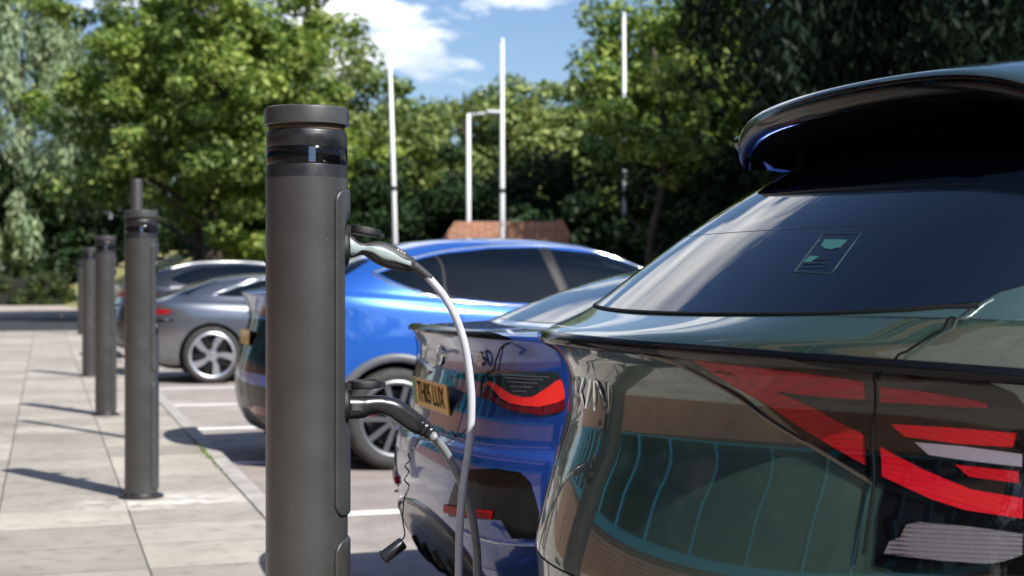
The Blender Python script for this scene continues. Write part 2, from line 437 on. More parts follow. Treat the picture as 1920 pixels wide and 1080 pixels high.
# --- ROWS
KX, KY = 1.0, 2.9
KIA = [(.40,.20,4.25,.22,.78,.3,6,0),(.14,.30,4.60,.28,.92,.35,6,0),(.035,.52,4.69,.50,.935,.5,6,0),
 (.006,.745,4.70,.62,.94,.6,6,0),(.004,.80,4.69,.69,.94,.6,6,0),(.044,.96,4.67,.78,.94,.6,6,0),(.076,1.06,4.64,.85,.938,.6,6,0),
 (.083,1.15,4.58,.90,.935,.6,6,0),(.058,1.205,4.5,.93,.93,.6,6,0),(.020,1.238,4.4,.955,.925,.6,6,-.03),
 (.017,1.248,4.3,.965,.922,.6,6,-.04),(.024,1.256,4.2,.975,.918,.6,6,-.04),(.06,1.268,4.0,.99,.91,.52,6,0),
 (.18,1.296,3.6,1.03,.885,.32,6.5,.03),(.20,1.308,3.55,1.045,.875,.31,6.5,.03),(.44,1.485,3.15,1.30,.80,.3,6,.0),(.63,1.602,2.95,1.50,.74,.3,6,-.02),
 (.86,1.70,2.7,1.66,.67,.3,5,-.03),(1.15,1.785,2.5,1.74,.58,.3,4,-.04),(1.45,1.815,2.3,1.79,.42,.2,3,-.05),(1.8,1.822,2.1,1.815,.12,.1,2.5,0)]
# --- ENDROWS
BMW = [(.36,.18,4.4,.2,.78,.1,6,0),(.12,.26,4.66,.25,.90,.1,6,0),(.02,.45,4.75,.42,.925,.1,6,0),(.0,.66,4.77,.58,.93,.1,6,0),
 (.015,.76,4.76,.66,.928,.1,6,0),(.05,.81,4.74,.72,.92,.1,6,0),(.065,.90,4.70,.79,.918,.1,6,0),(.10,1.03,4.5,.87,.91,.1,6,0),(.10,1.10,4.35,.91,.895,.1,6,0),
 (.065,1.163,4.2,.94,.875,.1,6,0),(.072,1.178,4.1,.955,.86,.1,6,0),(.14,1.185,3.9,.98,.84,.1,6,0),(.38,1.195,3.6,1.01,.80,.1,6,0),
 (.40,1.20,3.55,1.02,.79,.1,6,0),(.78,1.34,3.15,1.22,.71,.1,6,0),(1.15,1.435,2.85,1.39,.64,.1,5,-.02),(1.5,1.485,2.6,1.455,.54,.1,4,-.03),(1.9,1.505,2.3,1.49,.2,.1,3,0)]
SUV = [(.30,.20,4.4,.2,.80,.2,6,0),(.10,.27,4.62,.26,.94,.2,6,0),(.02,.42,4.72,.40,.965,.2,6,0),(.0,.62,4.74,.55,.97,.2,6,0),(.03,.80,4.72,.68,.97,.2,6,0),
 (.085,.98,4.65,.80,.965,.2,6,0),(.11,1.12,4.5,.90,.95,.2,6,0),(.09,1.20,4.3,.96,.935,.2,6,0),(.05,1.255,4.1,1.0,.91,.2,6,0),(.07,1.272,3.95,1.02,.90,.2,6,0),
 (.22,1.30,3.85,1.05,.875,.2,6,0),(.30,1.325,3.78,1.08,.86,.2,6,0),(.55,1.42,3.5,1.25,.79,.2,6,0),(.82,1.53,3.2,1.42,.71,.2,6,0),(1.08,1.605,2.95,1.54,.63,.2,5,-.03),
 (1.4,1.66,2.7,1.62,.5,.1,4,-.03),(1.8,1.682,2.35,1.67,.2,.1,3,0)]
SEDAN = [(.36,.18,4.4,.2,.78,.15,6,0),(.12,.27,4.66,.25,.91,.15,6,0),(.02,.45,4.78,.42,.94,.15,6,0),(.0,.66,4.8,.58,.945,.15,6,0),
 (.03,.80,4.78,.68,.945,.15,6,0),(.05,.90,4.74,.77,.94,.15,6,0),(.04,.99,4.6,.86,.92,.15,6,0),(.05,1.05,4.4,.91,.89,.15,6,0),(.10,1.075,4.1,.95,.865,.15,6,0),
 (.22,1.10,3.9,.97,.84,.15,6,0),(.36,1.14,3.7,1.0,.81,.15,6,0),(.6,1.235,3.3,1.16,.73,.15,6,0),(.9,1.34,2.95,1.32,.65,.15,5,-.02),(1.2,1.40,2.7,1.38,.56,.15,4,-.03),(1.6,1.435,2.4,1.42,.2,.1,3,0)]

# ------------------------------------------------------------------ paints
P_KIA = mat('green_paint', (.032,.062,.050), .26, metal=.4, coat=1, flake=True)
P_BMW = mat('indigo_paint', (.007,.042,.24), .28, metal=.5, coat=1, flake=True)
P_SUV = mat('blue_paint', (.020,.12,.50), .34, metal=.4, coat=1, flake=True)
P_GREY = mat('grey_paint', (.17,.18,.20), .3, metal=.8, coat=1, flake=True)
P_DARK = mat('charcoal_paint', (.03,.034,.04), .3, metal=.5, coat=1)

# ------------------------------------------------------------------ cars
# green crossover, nearest
S, t = car('parked_car', (KX,KY,ROAD), 'dark green crossover at the right edge with big roof spoiler and slatted red tail lights', KIA, P_KIA, (.98,3.85), .37,
    windows=[[(1.0,1.38),(1.25,1.27),(1.9,1.2),(2.6,1.15),(3.3,1.1),(2.95,1.42),(2.6,1.60),(2.2,1.66),(1.7,1.64),(1.3,1.56)]],
    rearglass=None, door_lines=[[(2.35,.35),(2.4,.8),(2.35,1.13)],[(1.45,.6),(1.5,.9),(1.42,1.2)]], handles=[(1.6,1.02),(2.6,.96)], W=.935, style=5, fine=(40,8),
    windscreen=[(-.72,1.10),(0,1.10),(.72,1.10),(.58,1.5),(0,1.58),(-.58,1.5)])
KS, KT = S, t
SEAM_D = [(-0.7461, 14.14), (-0.7404, 14.028), (-0.7348, 13.707), (-0.7168, 12.666), (-0.7021, 12.366), (-0.6881, 12.049), (-0.6745, 11.64), (-0.661, 11.137), (-0.6486, 9.183)]
GAPLIP = [(-0.01, 10.322), (-0.3568, 9.487), (-0.5396, 9.387), (-0.627, 8.785), (-0.6489, 9.341)]
HOUSING = [(-0.3374, 10.267), (-0.5057, 10.052), (-0.6382, 8.883), (-0.687, 8.304), (-0.7113, 7.892), (-0.7239, 7.582), (-0.7257, 7.269), (-0.7335, 4.96), (-0.7393, 4.541), (-0.6963, 4.51), (-0.6526, 4.5), (-0.6296, 4.551), (-0.6228, 5.132), (-0.6223, 5.555), (-0.5255, 6.385), (-0.4046, 7.835), (-0.377, 8.729)]
STRIPE = [(-0.3951, 8.403), (-0.4668, 6.975), (-0.5636, 6.181), (-0.6218, 5.593), (-0.612, 5.609), (-0.5523, 6.12), (-0.4662, 6.776), (-0.3908, 7.716)]
RED_A = [(-0.409, 8.737), (-0.5198, 8.357), (-0.6081, 7.88), (-0.5992, 7.256), (-0.5539, 7.27), (-0.4997, 7.375), (-0.5382, 6.989), (-0.5704, 6.667), (-0.5956, 6.462), (-0.6003, 5.906), (-0.5633, 6.22), (-0.5112, 6.668), (-0.4543, 7.255), (-0.4161, 7.891)]
RED_B = [(-0.6199, 7.706), (-0.6587, 7.576), (-0.7001, 7.327), (-0.6983, 7.163), (-0.6581, 7.183), (-0.6126, 7.201)]
RED_C = [(-0.6201, 6.691), (-0.6683, 6.687), (-0.7169, 6.635), (-0.7145, 6.378), (-0.6767, 6.39), (-0.632, 6.474)]
WHITE_D = [(-0.6412, 6.377), (-0.6768, 6.352), (-0.721, 6.262), (-0.7217, 6.036), (-0.6856, 6.096), (-0.6533, 6.162)]
RED_E = [(-0.674, 6.016), (-0.7199, 5.949), (-0.7215, 5.742), (-0.6859, 5.812)]
RED_F = [(-0.6114, 6.256), (-0.6498, 5.901), (-0.6897, 5.587), (-0.7265, 5.483), (-0.7299, 5.16), (-0.6886, 5.244), (-0.6611, 5.393), (-0.6406, 5.551), (-0.6171, 5.732)]
REV = [(-0.6484, 4.983), (-0.6563, 5.026), (-0.6886, 5.017), (-0.7317, 4.958), (-0.7347, 4.736), (-0.7233, 4.667), (-0.713, 4.634), (-0.6787, 4.643), (-0.6354, 4.669), (-0.6376, 4.792), (-0.6455, 4.838)]
GLASSR = [(-0.7454, 14.133), (-0.7561, 14.247), (-0.7659, 14.403), (-0.7485, 14.651), (-0.7151, 15.049), (-0.6824, 15.466)]
SEAM = [(-0.7461, 14.14), (-0.7286, 12.962), (-0.6849, 11.972), (-0.6481, 9.173), (-0.6252, 8.26), (-0.6039, 6.621), (-0.612, 5.609), (-0.6185, 4.643)]
LOWER = [(0.0973, 4.056), (-0.1074, 3.757)]
STICK = [(-0.4277, 14.433), (-0.3889, 14.823), (-0.4893, 14.808), (-0.5182, 14.41)]
STICKB = [(-0.4216, 14.696), (-0.4135, 14.757), (-0.4729, 14.744), (-0.4745, 14.669), (-0.4607, 14.649), (-0.4413, 14.662)]
STICKC = [(-0.4237, 14.528), (-0.4234, 14.591), (-0.4475, 14.583), (-0.4421, 14.526)]
RED_A1 = [(-0.409, 8.737), (-0.5198, 8.357), (-0.6081, 7.88), (-0.5992, 7.256), (-0.5539, 7.27), (-0.4997, 7.375), (-0.4446, 7.588)]
RED_A2 = [(-0.4446, 7.588), (-0.4997, 7.375), (-0.5382, 6.989), (-0.5704, 6.667), (-0.5956, 6.462), (-0.6003, 5.906), (-0.5633, 6.22), (-0.5112, 6.668), (-0.4543, 7.255), (-0.4161, 7.891), (-0.409, 8.737)]

S, t = KS, KT
BLKG = GLOSS
mir = lambda uv: [(-a, v) for a, v in uv]
GB = [(0,13.9),(-.185,13.886),(-.309,13.884),(-.419,13.876),(-.535,13.877),(-.615,13.94),(-.677,14.026),(-.717,14.085)]
g_right = GB[1:]+[(-.746,14.13),(-.756,14.25),(-.790,14.40),(-.86,14.7),(-.90,15.1),(-.86,15.6),(-.72,16.3),(-.45,16.55)]
rg = patch('rear_window', S, g_right+[(0,16.6)]+mir(g_right)[::-1]+[(0,13.9)], GLASS, t, off=.002, depth=.008)
ribbon('window_seal', S, [(a,v-.03) for a,v in mir(GB+[(-.746,14.10)])[::-1]]+[(a,v-.03) for a,v in (GB+[(-.746,14.10)])[1:]], .010, BLACKP, rg, off=.003)
ribbon('heater_line', S, [(a, 14.9) for a in np.linspace(-.55,.55,12)], .0015, mat('heater',(.02,.018,.015),.4), rg, off=.0026, thick=.0005)
TE = mat('sticker_teal',(.008,.036,.042),.5,spec=.3); TE2 = mat('sticker_pale',(.025,.105,.105),.5,spec=.3)
st = ribbon('window_sticker', S, STICK+[STICK[0]], .003, TE, rg, off=.0032, thick=.001, smooth=False, per=4)
patch('sticker_block', S, STICKB, TE2, st, off=.0034, depth=.001); patch('sticker_block', S, STICKC, TE2, st, off=.0034, depth=.001)
for k in range(3):
    f = .1+.1*k; a0 = STICK[0][0]*(1-f)+STICK[1][0]*f; v0 = STICK[0][1]*(1-f)+STICK[1][1]*f
    ribbon('sticker_text_line', S, [(a0-.01,v0),(a0-.065,v0)], .0025, TE, st, off=.0034, thick=.001, smooth=False, per=4)
for sg in (1,-1):
    F_ = (lambda uv: uv) if sg == 1 else mir
    h = patch('tail_light', S, F_(HOUSING), BLKG, t, off=.0045, depth=.012)
    for q in (RED_A1, RED_A2, RED_B, RED_C, RED_E): patch('light_bar', S, F_(q), REDL, h, off=.0065, depth=.005)
    patch('light_bar', S, F_(RED_F), REDB2, h, off=.0068, depth=.005)
    patch('indicator', S, F_(WHITE_D), CLEAR, h, off=.0066, depth=.005)
    patch('reversing_light', S, F_(REV), CLEAR2, h, off=.0085, depth=.008)
    patch('lens_cover', S, F_(HOUSING), COVER, h, off=.0125, depth=.007)
    ribbon('light_surround', S, F_([(-0.30,8.9),(-0.345,8.5),(-0.3909,7.75),(-0.4654,6.80),(-0.5491,6.13),(-0.612,5.58)]), .007, mat('trim_bronze',(.10,.08,.06),.25,metal=.6,coat=1), t, off=.008, thick=.014)
    ribbon('tailgate_gap', S, F_(SEAM_D), .005, BLACKP, t, off=.0012)
    ribbon('lamp_split', S, F_(SEAM[3:]), .0045, BLACKP, t, off=.0135, thick=.004)
    ribbon('shoulder_edge', S, F_([(a-.008,v+.02) for a,v in SEAM_D]), .006, P_KIA, t, off=.0025, thick=.004)
# full width gloss black blade under the tail lip
ribbon('tail_blade', S, [(a, 9.75) for a in np.linspace(-.80,.80,41)], .030, GLOSS, t, off=.006, thick=.016, per=2)
ribbon('blade_groove', S, [(a, 8.86) for a in np.linspace(-.52,.52,31)], .008, BLACKP, t, off=.0014, per=2)
# badge letters in chrome
a, v = 0, 6.75; p = S(a,v)
def letter(pts_list):
    parts = [poly_extrude(q,'x',-.0012,.002) for q in pts_list]; return join(parts)
LK = [[(.075,-.018),(.068,-.018),(.068,.018),(.075,.018)],[(.068,-.004),(.040,.018),(.031,.018),(.062,-.008)],[(.060,-.003),(.040,-.018),(.031,-.018),(.053,.003)],
      [(.031,-.018),(.023,-.018),(-.001,.018),(.007,.018)],[(-.006,-.018),(-.013,-.018),(-.013,.018),(-.006,.018)],[(-.013,.018),(-.022,.018),(-.058,-.018),(-.048,-.018)],[(-.048,-.018),(-.055,-.018),(-.055,.018),(-.048,.018)]]
V, F = letter(LK)
o = mesh_obj('badge_letters', [(q[0]+S.grid(*S.rear(q[1]*1.5,q[2]*1.75+p[2]))[0]-.001,q[1]*1.5+p[1],q[2]*1.75+p[2]) for q in V], F, CHROME, t, False); fix_normals(o)
# split roof spoiler: aerofoil blade on two fins
V, F = [], []; ns = 61; SPH = .64
for i in range(ns):
    s = -SPH+2*SPH*i/(ns-1); q = abs(s)/SPH
    xt = .615+.22*s*s+.02*q**12; zt = 1.782-.02*q**2-.055*q**6
    sec = [(xt+.62,zt+.045),(xt+.40,zt+.045),(xt+.15,zt+.026),(xt+.03,zt+.006),(xt+.008,zt+.0),(xt+.0,zt-.008),(xt+.004,zt-.030),(xt+.014,zt-.052),(xt+.026,zt-.057),(xt+.036,zt-.054),(xt+.16,zt-.045),(xt+.42,zt-.06),(xt+.62,zt-.06)]
    for x,z in sec: V.append((x,s,z))
m_ = 13
for i in range(ns-1):
    for k in range(m_): F.append((i*m_+k,i*m_+(k+1)%m_,(i+1)*m_+(k+1)%m_,(i+1)*m_+k))
F.append(tuple(range(m_))); F.append(tuple((ns-1)*m_+k for k in range(m_)))
fm = [ (0 if (k < 5 or k == 12) else 1 if k < 9 else 2) for i in range(ns-1) for k in range(m_)]+[1,1]
sp = mesh_obj('roof_spoiler', V, F, P_KIA, t, True, mats=[P_KIA, GLOSS, MATTE], fm=fm); fix_normals(sp); sp.data.set_sharp_from_angle(angle=math.radians(60))
for sg in (-1,1):
    y0, y1 = sg*(SPH-.05), sg*(SPH+.012)
    xt = .615+.22*SPH**2+.02
    V, F = poly_extrude([(xt-.012,1.738),(xt-.010,1.714),(xt+.002,1.700),(xt+.085,1.655),(xt+.13,1.65),(xt+.26,1.69),(xt+.26,1.75),(xt+.04,1.752)],'y',y0,y1)
    o = mesh_obj('spoiler_end_plate', V, F, GLOSSE, sp, False); fix_normals(o); bmod = o.modifiers.new('b','BEVEL'); bmod.width=.009; bmod.segments=3
    V, F = poly_extrude([(xt+.10,1.70),(xt+.085,1.55),(xt+.10,1.50),(xt+.34,1.66),(xt+.34,1.74)],'y',sg*(SPH-.17),sg*(SPH-.125))
    o = mesh_obj('spoiler_fin', V, F, MATTE, sp, False); fix_normals(o); bmod = o.modifiers.new('b','BEVEL'); bmod.width=.01; bmod.segments=3
ribbon('bumper_crease', S, [(a, 3.55) for a in np.linspace(-.62,.62,31)], .005, BLACKP, t, off=.0012, per=2)
lp = patch('lower_bumper', S, [(-.62,2.5),(-.3,2.75),(0,2.8),(.3,2.75),(.62,2.5),(.6,1.1),(0,1.05),(-.6,1.1)], BL, t, off=.004, depth=.01)
plate_on(S, t, '', 0, .62, green=True)
o = ribbon('reflector', S, [S.rear(.55,.42),S.rear(.75,.42)], .04, REDD, t, off=.012, thick=.012); o = ribbon('reflector', S, [S.rear(-.55,.42),S.rear(-.75,.42)], .04, REDD, t, off=.012, thick=.012)


# indigo fastback saloon
BX, BY = 1.33, 5.47
S, t = car('parked_car', (BX,BY,ROAD), 'deep blue saloon with slim black boot lip, yellow number plate, next to the green crossover', BMW, P_BMW, (.95,3.82), .36,
    windows=[[(.95,1.20),(1.3,1.17),(2.0,1.13),(2.8,1.09),(3.3,1.06),(2.9,1.27),(2.5,1.36),(2.0,1.385),(1.5,1.36),(1.15,1.29)]],
    rearglass=[(-.66,1.215),(-.3,1.205),(0,1.205),(.3,1.205),(.66,1.215),(.60,1.30),(.50,1.385),(0,1.395),(-.50,1.385),(-.60,1.30)],
    door_lines=[[(2.3,.3),(2.35,.8),(2.3,1.1)],[(1.35,.6),(1.4,.9),(1.35,1.15)]], handles=[(1.55,.95),(2.5,.9)], W=.925,
    windscreen=[(-.7,1.07),(0,1.07),(.7,1.07),(.58,1.3),(0,1.37),(-.58,1.3)])
BS, BT = S, t
def R(y, z): return S.rear(y, z)
B_HOUS = [(-0.1579, 6.849), (-0.2712, 6.982), (-0.4308, 7.151), (-0.5543, 7.281), (-0.6504, 7.386), (-0.7311, 7.413), (-0.7445, 6.807), (-0.752, 6.326), (-0.7382, 6.207), (-0.7097, 6.125), (-0.6533, 6.174), (-0.608, 6.254), (-0.5813, 6.358), (-0.5098, 6.421), (-0.4248, 6.456), (-0.2853, 6.507)]
B_RED_IN = [(-0.1689, 6.811), (-0.2625, 6.813), (-0.4431, 6.824), (-0.5175, 6.787), (-0.4986, 6.647), (-0.5091, 6.432), (-0.4238, 6.468), (-0.2892, 6.522)]
B_RED_DARK = [(-0.4988, 6.749), (-0.5318, 6.717), (-0.5581, 6.584), (-0.6029, 6.396), (-0.6494, 6.332), (-0.7042, 6.332), (-0.7365, 6.459), (-0.7473, 6.561), (-0.7517, 6.326), (-0.7381, 6.22), (-0.7095, 6.138), (-0.6531, 6.187), (-0.6093, 6.267), (-0.5811, 6.363), (-0.5153, 6.424)]
B_RED_BAR = [(-0.5247, 6.873), (-0.5519, 6.835), (-0.5914, 6.704), (-0.6233, 6.602), (-0.6549, 6.538), (-0.6822, 6.556), (-0.6962, 6.649), (-0.7143, 6.839), (-0.7359, 7.109), (-0.7442, 6.807), (-0.7473, 6.561), (-0.7365, 6.464), (-0.7041, 6.339), (-0.6651, 6.342), (-0.6304, 6.379), (-0.6003, 6.467), (-0.5648, 6.637), (-0.5357, 6.745), (-0.5119, 6.783)]
B_GAP = [(-0.6551, 8.895), (-0.613, 8.588), (-0.5646, 7.888), (-0.5493, 7.347), (-0.5237, 7.186), (-0.4902, 6.851), (-0.5091, 6.432)]
B_SPOIL = [(0.6142, 10.669), (0.0701, 11.111), (-0.485, 10.788), (-0.6626, 9.212), (-0.6855, 8.967), (-0.6836, 8.891), (-0.6583, 8.924), (-0.5571, 9.248), (-0.2736, 10.076), (0.3958, 10.187)]
B_VENT = [(-0.4093, 2.588), (-0.4697, 3.015), (-0.5406, 3.503), (-0.6387, 3.69), (-0.6982, 3.629), (-0.7217, 3.293), (-0.7359, 2.687), (-0.733, 2.28), (-0.6793, 2.251), (-0.6567, 2.518), (-0.4017, 2.387)]
B_REFL = [(-0.3901, 2.574), (-0.6355, 2.644), (-0.6295, 2.524), (-0.3852, 2.443)]

mir = lambda uv: [(-a, v) for a, v in uv]
top_ = [(a, 10.25-.9*(abs(a)/.66)**8) for a in np.linspace(-.66,.66,25)]; bot_ = [(a, 9.15-.1*(abs(a)/.66)**8) for a in np.linspace(.655,-.655,25)]
patch('boot_spoiler', S, top_+bot_, GLOSS, t, off=.012, depth=.02)
for sg in (-1,1):
    F_ = (lambda uv: uv) if sg == -1 else mir
    sgm = lambda L: [R(sg*y,z) for y,z in L]
    h = patch('tail_light', S, F_(B_HOUS), SMOKE, t, off=.005, depth=.012)
    patch('inner_lens', S, F_(B_RED_IN), REDP, h, off=.007, depth=.006)
    patch('lower_lens', S, F_(B_RED_DARK), REDD, h, off=.007, depth=.006)
    patch('light_bar', S, F_(B_RED_BAR), REDB, h, off=.0095, depth=.008)
    for k in range(6): ribbon('lens_rib', S, F_([(-.58-.012*k,7.15-.12*k),(-.64,7.16-.12*k),(-.715+.012*k,7.17-.12*k)]), .0025, mat('rib_grey',(.16,.17,.18),.3,coat=1), h, off=.0058, thick=.001)
    patch('lens_cover', S, F_(B_HOUS), COVER, h, off=.0115, depth=.008)
    ribbon('boot_gap', S, F_(B_GAP), .006, BLACKP, t, off=.0125, thick=.004)
    ribbon('boot_gap', S, [R(sg*y,z) for y,z in [(.45,.86),(.36,.81),(.18,.79),(0,.785)]], .006, BLACKP, t, off=.0012)
    c = patch('corner_vent', S, F_(B_VENT), GLOSS, t, off=.004, depth=.01)
    patch('reflector', S, F_(B_REFL), REDL, c, off=.014, depth=.014)
    ribbon('trim_blade', S, [R(sg*y,z) for y,z in [(.50,.50),(.62,.49),(.74,.485),(.86,.50)]], .008, CHROME, c, off=.014, thick=.02)
lp = patch('lower_bumper', S, [R(y,z) for y,z in [(-.5,.37),(-.4,.46),(-.2,.50),(0,.51),(.2,.50),(.4,.46),(.5,.37),(.56,.22),(0,.215),(-.56,.22)]], mat('bumper_graphite',(.012,.012,.012),.25,coat=.5), t, off=.006, depth=.012)
for k in (-1.5,-.5,.5,1.5):
    ribbon('diffuser_fin', S, [R(k*.19,.235),R(k*.18,.30),R(k*.17,.36)], .014, GLOSS, lp, off=.018, thick=.02)
ribbon('bumper_edge', S, [R(y,z) for y,z in [(-.56,.25),(-.5,.38),(-.4,.47),(-.2,.51),(0,.52),(.2,.51),(.4,.47),(.5,.38),(.56,.25)]], .016, mat('bronze_edge',(.10,.075,.055),.3,metal=.5,coat=.5), lp, off=.012, thick=.016)
patch('plate_recess', S, [R(y,z) for y,z in [(-.40,1.0),(.40,1.0),(.34,.80),(.28,.765),(-.28,.765),(-.34,.80)]], mat('recess_paint',(.006,.012,.07),.15,coat=1), t, off=.002, depth=.003)
plate_on(S, t, 'TH05 LUX', 0, .93, back=-.004, tilt=-.10)
a, v = R(0,1.085); p = S(a,v)
V, F = lathe([(.001,-.006),(.03,-.006),(.031,-.009),(.041,-.009),(.044,-.006),(.044,.012)],40,'y')
ba = mesh_obj('badge', [(q[1]+p[0]-.004,q[0]+p[1],q[2]+p[2]) for q in V], F, CHROME, t); fix_normals(ba)
for k in range(4):
    V, F = poly_extrude([(0,0)]+[(.028*math.cos(k*PI/2+u),.028*math.sin(k*PI/2+u)) for u in np.linspace(0,PI/2,8)],'x',p[0]-.0108,p[0]-.008)
    o = mesh_obj('quarter_field', [(q[0],q[1]+p[1],q[2]+p[2]) for q in V], F, mat('badge_blue',(.02,.16,.5),.3) if k%2 else WHITEP, ba, False); fix_normals(o)
a, v = R(-.44,1.085); p = S(a,v)
text_mesh('M50', .062, mat('satin_gold',(.75,.66,.5),.35,metal=.7), t, Matrix.Translation((p[0]-.006,p[1],p[2])) @ Matrix.Rotation(-.12,4,'Z') @ Matrix(((0,0,-1,0),(-1,0,0,0),(0,1,0,0),(0,0,0,1))), name='model_badge', extrude=.002, bold=.002, sx=1.15)
for i,cc in enumerate([(.05,.3,.7),(.01,.04,.3),(.6,.02,.02)]):
    V, F = poly_extrude([(.08-i*.007,-.025),(.074-i*.007,-.025),(.080-i*.007,.025),(.086-i*.007,.025)],'x',-.002,.001)
    o = mesh_obj('badge_stripe', [(q[0]+p[0]-.004-.08*.1,q[1]+p[1]+.02,q[2]+p[2]) for q in V], F, mat('stripe%d'%i,cc,.4), t, False); fix_normals(o)

PILL = mat('pillar_black', (.015,.016,.018), .5, spec=.2)
# bright blue coupe-suv
SX, SY = 1.38, 11.35
S, t = car('parked_car', (SX,SY,ROAD), 'bright blue fastback with silver window surround and grey wheel arches, alone beyond an empty bay', SUV, P_SUV, (1.01,3.88), .365,
    windows=[[(.92,1.405),(1.02,1.345),(1.2,1.28),(1.42,1.225),(1.8,1.19),(2.3,1.165),(3.0,1.135),(3.60,1.12),(3.26,1.35),(3.0,1.46),(2.65,1.56),(2.2,1.60),(1.8,1.592),(1.45,1.555),(1.15,1.485)]],
    rearglass=[(-.72,1.345),(0,1.335),(.72,1.345),(.60,1.50),(0,1.56),(-.60,1.50)],
    surround=([(.88,1.41),(1.0,1.335),(1.2,1.265),(1.42,1.21),(1.8,1.175),(2.3,1.15),(3.0,1.12),(3.65,1.105),(3.29,1.36),(3.02,1.48),(2.6,1.593),(2.2,1.617),(1.8,1.61),(1.45,1.572),(1.15,1.503),(.88,1.41)], .02, CHROME),
    door_lines=[[(2.36,.3),(2.42,.8),(2.38,1.14)],[(1.38,.75),(1.5,.95),(1.45,1.2)]], handles=[(1.62,1.02),(2.62,.98)], W=.965, caliper=CALI,
    windscreen=[(-.76,1.12),(0,1.12),(.76,1.12),(.62,1.45),(0,1.53),(-.62,1.45)])
def R(y, z): return S.rear(y, z)
for sg in (-1,1):
    ribbon('window_pillar', S, [S.side(x,z,sg) for x,z in [(2.33,1.155),(2.28,1.40),(2.24,1.595)]], .10, PILL, t, off=.006, thick=.006)
    ribbon('quarter_pillar', S, [S.side(x,z,sg) for x,z in [(1.46,1.215),(1.40,1.42),(1.36,1.535)]], .03, PILL, t, off=.006, thick=.006)
    for x0 in (1.01, 3.88):
        ribbon('arch_trim', S, [S.side(x0+.44*math.cos(u),.365+.44*math.sin(u),sg) for u in np.linspace(-.35,PI+.35,15)], .07, mat('arch_grey',(.10,.105,.12),.45), t, off=.014, thick=.03, per=3)
    h = patch('tail_light', S, [R(sg*y,z) for y,z in [(.35,1.16),(.6,1.18),(.8,1.17),(.9,1.10),(.8,1.06),(.6,1.08),(.35,1.09)]], SMOKE, t, off=.008, depth=.012)
    patch('light_bar', S, [R(sg*y,z) for y,z in [(.45,1.15),(.6,1.16),(.8,1.145),(.85,1.105),(.6,1.10),(.45,1.11)]], REDL, h, off=.012, depth=.006)
    patch('reflector', S, [R(sg*y,z) for y,z in [(.35,.44),(.7,.45),(.75,.40),(.4,.38)]], REDD, t, off=.006, depth=.008)
patch('tail_reflection_patch', S, [R(y,z) for y,z in [(-.90,.64),(-.6,.68),(0,.69),(.6,.68),(.90,.64),(.90,.9),(.88,1.05),(.6,1.07),(0,1.07),(-.6,1.07),(-.88,1.05),(-.90,.9)]], mat('tail_reflection_dark',(.010,.008,.008),.12,spec=.5), t, off=.0014, depth=.003)  # dark patch painting the brick reflection onto the blue tail
patch('plate_recess', S, [R(y,z) for y,z in [(-.5,1.06),(.5,1.06),(.42,.78),(-.42,.78)]], GLOSS, t, off=.002, depth=.003)
patch('lower_bumper', S, [R(y,z) for y,z in [(-.93,.50),(-.6,.60),(0,.62),(.6,.60),(.93,.50),(.9,.26),(0,.24),(-.9,.26)]], mat('bumper_reflection_brown',(.016,.012,.010),.4,coat=.4), t, off=.004, depth=.008)  # lower bumper raised and browned to paint in reflected brick
plate_on(S, t, '', 0, .93, back=-.004)

# silver-grey saloon
GX, GY = 1.15, 20.52
S, t = car('parked_car', (GX,GY,ROAD), 'silver grey saloon with large five blade two tone wheels, far down the parking row', SEDAN, P_GREY, (.91,3.9), .372,
    windows=[[(.95,1.145),(1.2,1.125),(1.9,1.11),(2.7,1.08),(3.15,1.07),(2.8,1.27),(2.4,1.35),(1.95,1.37),(1.6,1.34),(1.25,1.25)]],
    rearglass=[(-.7,1.15),(0,1.14),(.7,1.15),(.55,1.33),(0,1.36),(-.55,1.33)], style='blade', wphase=.05,
    surround=([(.93,1.14),(1.25,1.262),(1.6,1.352),(1.95,1.382),(2.4,1.362),(2.8,1.28)], .014, CHROME),
    door_lines=[[(2.3,.3),(2.35,.8),(2.3,1.08)],[(1.3,.85),(1.4,1.0),(1.35,1.12)]], handles=[(1.5,.96),(2.5,.92)], W=.94,
    windscreen=[(-.7,1.05),(0,1.05),(.7,1.05),(.55,1.28),(0,1.34),(-.55,1.28)])
for sg in (-1,1):
    patch('tail_light', S, [S.rear(sg*y,z) for y,z in [(.3,.93),(.6,.96),(.80,.965),(.84,.94),(.80,.905),(.6,.90),(.3,.90)]], REDL, t, off=.012, depth=.016)
patch('light_strip', S, [S.rear(y,z) for y,z in [(-.3,.925),(.3,.925),(.3,.90),(-.3,.90)]], REDD, t, off=.006, depth=.008)
plate_on(S, t, '', 0, .62)

